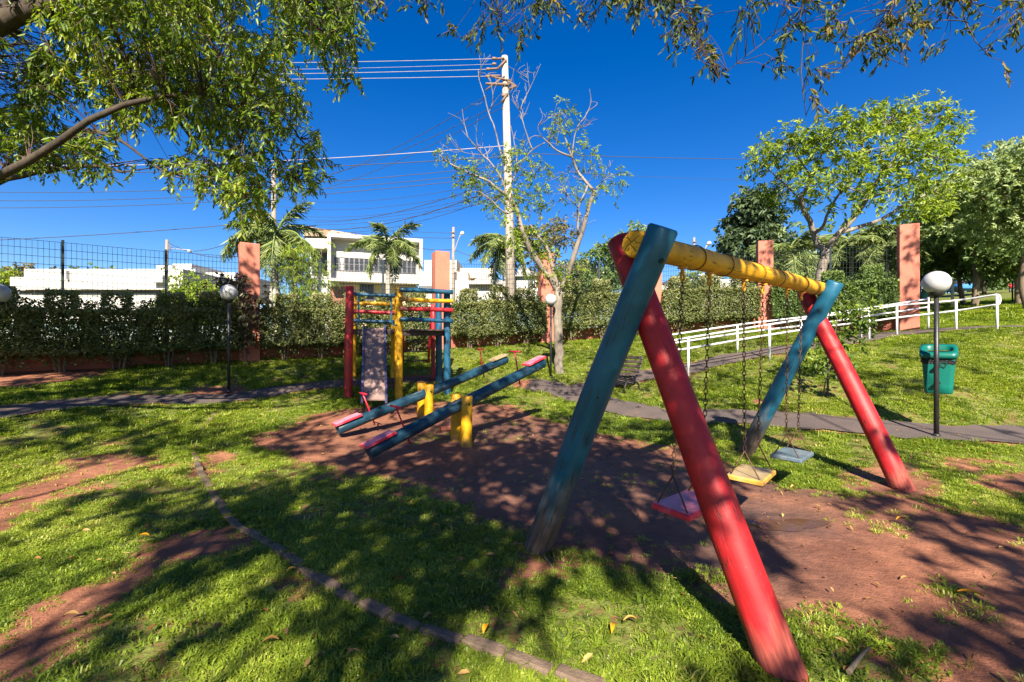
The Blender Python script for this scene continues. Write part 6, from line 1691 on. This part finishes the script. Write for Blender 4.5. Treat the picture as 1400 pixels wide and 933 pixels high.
for t in range(3):
    Pt = CPs[own == t]; St = CS[own == t]; b = (BASES[t][0], BASES[t][1], g1(*BASES[t]))
    fork = Vector((b[0], b[1], b[2] + 3.0)); limbs = [([(b[0], b[1], b[2] - .3), (b[0] + .1, b[1], b[2] + 1.5), tuple(fork)], .26, .2)]
    # limbs to cluster centres (few rounds of k-means)
    K = 18; cen = Pt[rng.choice(len(Pt), K, replace=False)]
    for _ in range(6):
        a = ((Pt[:, None] - cen[None]) ** 2).sum(2).argmin(1)
        cen = np.array([Pt[a == k].mean(0) if (a == k).any() else cen[k] for k in range(K)])
    for c in cen:
        L_ = (Vector(c) - fork).length; m = fork.lerp(Vector(c), .5) + Vector((0, 0, .12 * L_)); m += Vector(rng.normal(size=3)) * .10 * L_; limbs.append(([tuple(fork), tuple(fork.lerp(m, .5) + Vector(rng.normal(size=3)) * .06 * L_), tuple(m), tuple(m.lerp(Vector(c), .5) + Vector(rng.normal(size=3)) * .06 * L_), tuple(c)], .032, .006))
    if t == 1:
        ext = FR1; limbs += [([tuple(fork), (.6, -2, 6.4), (-.3, 2.5, 6.6), wp(640, -60, 5.0), wp(690, 30, 5.0), wp(722, 66, 5.0)], .024, .004), ([(-.3, 2.5, 6.6), wp(560, -60, 5.0), wp(580, -10, 5.0)], .03, .005), ([(.2, 2.5, 6.6), wp(760, -60, 5.0), wp(815, -10, 5.0)], .03, .005)]
    elif t == 2:
        ext = FR2; limbs += [([tuple(fork), (5.6, -1, 6.6), (3.2, 2.6, 6.8), wp(1130, -40, 4.7), wp(1080, 30, 4.7), wp(1010, 85, 4.7), wp(975, 115, 4.7)], .024, .003), ([(3.2, 2.6, 6.8), wp(1110, -30, 4.6), wp(1100, 40, 4.6), wp(1095, 100, 4.6), wp(1102, 160, 4.6)], .02, .003),
            ([(3.2, 2.6, 6.8), wp(1240, -40, 4.6), wp(1190, 50, 4.6), wp(1150, 95, 4.6), wp(1125, 108, 4.6)], .02, .003), ([(5.0, 1.6, 6.6), wp(1330, -30, 4.5), wp(1320, 30, 4.5), wp(1350, 75, 4.5)], .03, .003), ([wp(1190, 50, 4.6), wp(1215, 80, 4.6), wp(1245, 92, 4.6)], .006, .002), ([(3.0, 2.0, 6.8), wp(900, -60, 5.0), wp(940, 10, 5.0), wp(955, 60, 5.0)], .03, .003)]
    else: ext = np.zeros((0, 3))
    rep = np.concatenate([Pt, Pt[St > .5] + rng.normal(size=((St > .5).sum(), 3)) * .09, Pt[St > .85] + rng.normal(size=((St > .85).sum(), 3)) * .14])
    o = over_tree(LABS[t], b, limbs, rep, 9, .22, .14, .06, .35, np.clip(.4 + rng.normal(size=len(rep)) * .15, 0, 1), 200 + t, 'leaf_fringe', 'bark_dark', tw_n=.35)
    if len(ext):
        lim_n = []
        for pts, r0, r1 in limbs[-6:]: lim_n += [tuple(q) for q in resample(pts, .12)][10:]
        tw = crown_part(o, ext, 10, .20, .075, .022, .85, np.clip(.55 + rng.normal(size=len(ext)) * .22, 0, 1), rng, 'leaf_fringe', np.array(lim_n), twig=.0028, name='hanging_sprays', tw_n=.8)
        tw.build('hanging_twigs', M['twig'], o)['kind'] = 'stuff'

# ------------------------------------------------------------------ litter on the ground
def leaf_obj(px, py, L, wd, mat, label, cat, rot, name='fallen_leaf', group='fallen leaves on the lawn'):
    L *= .8; wd *= .8
    p = gp(px, py); V = []; Fc = []
    for i in range(7):
        u = i / 6; w = wd * math.sin(math.pi * (.06 + .9 * u)) ** .8; z = .018 * math.sin(u * 3) + .012
        for j in (-1, 0, 1): V.append(((u - .5) * L, j * w / 2, z + abs(j) * .010))
    for i in range(6):
        for j in range(2): k = i * 3 + j; Fc.append((k, k + 3, k + 4, k + 1))
    me = bpy.data.meshes.new(name); me.from_pydata(V, [], Fc); me.polygons.foreach_set('use_smooth', np.ones(len(Fc), bool)); me.update()
    a = me.attributes.new('tint', 'FLOAT', 'POINT'); a.data.foreach_set('value', np.full(len(V), random.uniform(.2, .9), np.float32))
    o = link(name, me, M[mat], None, Matrix.Translation(p + Vector((0, 0, .028))) @ Matrix.Rotation(rot, 4, 'Z') @ Matrix.Rotation(random.uniform(-.25, .25), 4, 'X'))
    props(o, label, cat, group)
for a in ((196,742,.11,.045,'leafyellow','yellow fallen leaf by the bare soil path on the left',.1),(1327,824,.14,.035,'leafyellow','long yellow fallen leaf on the soil at lower right',-.5),(98,860 - 8,.09,.03,'dry','tan fallen leaf on the bare soil at lower left',.2),
  (370,890,.09,.035,'dry','tan fallen leaf on the shaded grass left of the edging',.25),(666,874,.08,.04,'leafyellow','yellow fallen leaf lying against the brick edging',1.2),(836,872,.09,.03,'leafyellow','yellow brown fallen leaf standing in the lit grass',1.3),(862,862,.09,.03,'dry','brown fallen leaf on the lit grass left of the red leg',.1),
  (545,804,.08,.03,'dry','orange brown fallen leaf on the dark lawn right of the edging',.1),(596,733 - 5,.07,.03,'dry','dull fallen leaf on the dark lawn below the seesaw',.3),(1083,650 + 22,.08,.03,'dry','ochre fallen leaf beside the yellow swing seat',.5),(316,733,.08,.035,'dry','pale curled fallen leaf against the edging on its left',.6),(398,790,.07,.03,'dry','brown fallen leaf between edging and left lawn',.8),
  (300,700 - 22,.06,.03,'dry','small brown leaf on the lawn right of the upper edging',.2),(438,604,.10,.05,'dry','tan fallen leaf on the soil left of the farther seesaw',.3),(1228,718,.08,.02,'leafyellow','slim yellow leaf on the lit soil right of the puddle',.4)):
    leaf_obj(a[0], a[1], a[2], a[3], a[4], a[5], 'leaf', a[6])
P = []; 
r = np.random.default_rng(8); n = 800
x = r.uniform(-7, 8, n); y = r.uniform(2, 9, n); k = np.abs(x) < y * 1.2; x = x[k]; y = y[k]; n = len(x)
B = np.column_stack([x, y, gz(x, y) + .022 + .012 * grassy(x, y)]); D = np.column_stack([r.normal(size=n), r.normal(size=n), r.normal(size=n) * .15]); Nn = np.column_stack([r.normal(size=(n, 2)) * .3, np.ones(n)])
lm = leaf_mesh('leaf_litter', B, D, Nn, r.uniform(.03, .075, n), r.uniform(.012, .03, n), r.random(n) * .7, .2); lm.materials.append(M['dry']); props(link('leaf_litter', lm), kind='stuff')
# little clods and stones on the soil
mb = MB(); n = 0
while n < 700:
    x = r.uniform(-4, 7); y = r.uniform(2.1, 7.5)
    if grassy([x], [y])[0] > .3: continue
    s = r.uniform(.003, .013) * (1.8 if r.random() < .04 else 1); z = g1(x, y); b0 = len(mb.v)
    for (a, c, e) in ((1,0,0),(-1,0,0),(0,1,0),(0,-1,0),(0,0,1),(0,0,-1)):
        mb.v.append((x + a * s * r.uniform(.7, 1.3), y + c * s * r.uniform(.7, 1.3), z + .006 + e * s * .7))
    for f in ((0,2,4),(2,1,4),(1,3,4),(3,0,4),(2,0,5),(1,2,5),(3,1,5),(0,3,5)): mb.f.append(tuple(b0 + i for i in f)); mb.s.append(False)
    n += 1
props(mb.build('soil_clods', M['ground']), kind='stuff')
# dead sticks
def stickg(pts, r0, label):
    q = [gp(x, y) + Vector((0, 0, z)) for x, y, z in pts]; mb = MB(); mb.tube(q, [r0 * (1 - .5 * k / (len(q) - 1)) for k in range(len(q))], 7); props(mb.build('stick', M['bark_warm']), label, 'stick')
stickg([(1160, 930, .03), (1175, 915, .045), (1188, 902, .05)], .012, 'grey broken stick in the grass right of the near red leg')
stickg([(738, 760, .03), (750, 772, .02), (757, 783, .012)], .007, 'thin dark root beside the foot of the near blue leg')
stickg([(700, 748, .02), (740, 748, .035), (785, 745, .03)], .004, 'thin dry twig lying across the foot of the near blue leg')
q = gp(612, 588); mb = MB(); mb.box((0, 0, .035), (.24, .13, .07), Matrix.Rotation(.3, 3, 'Z'), .008); props(mb.build('loose_brick', M['wallred'], None, Matrix.Translation(q)), 'loose reddish brick on the soil beside the yellow seesaw posts', 'brick')
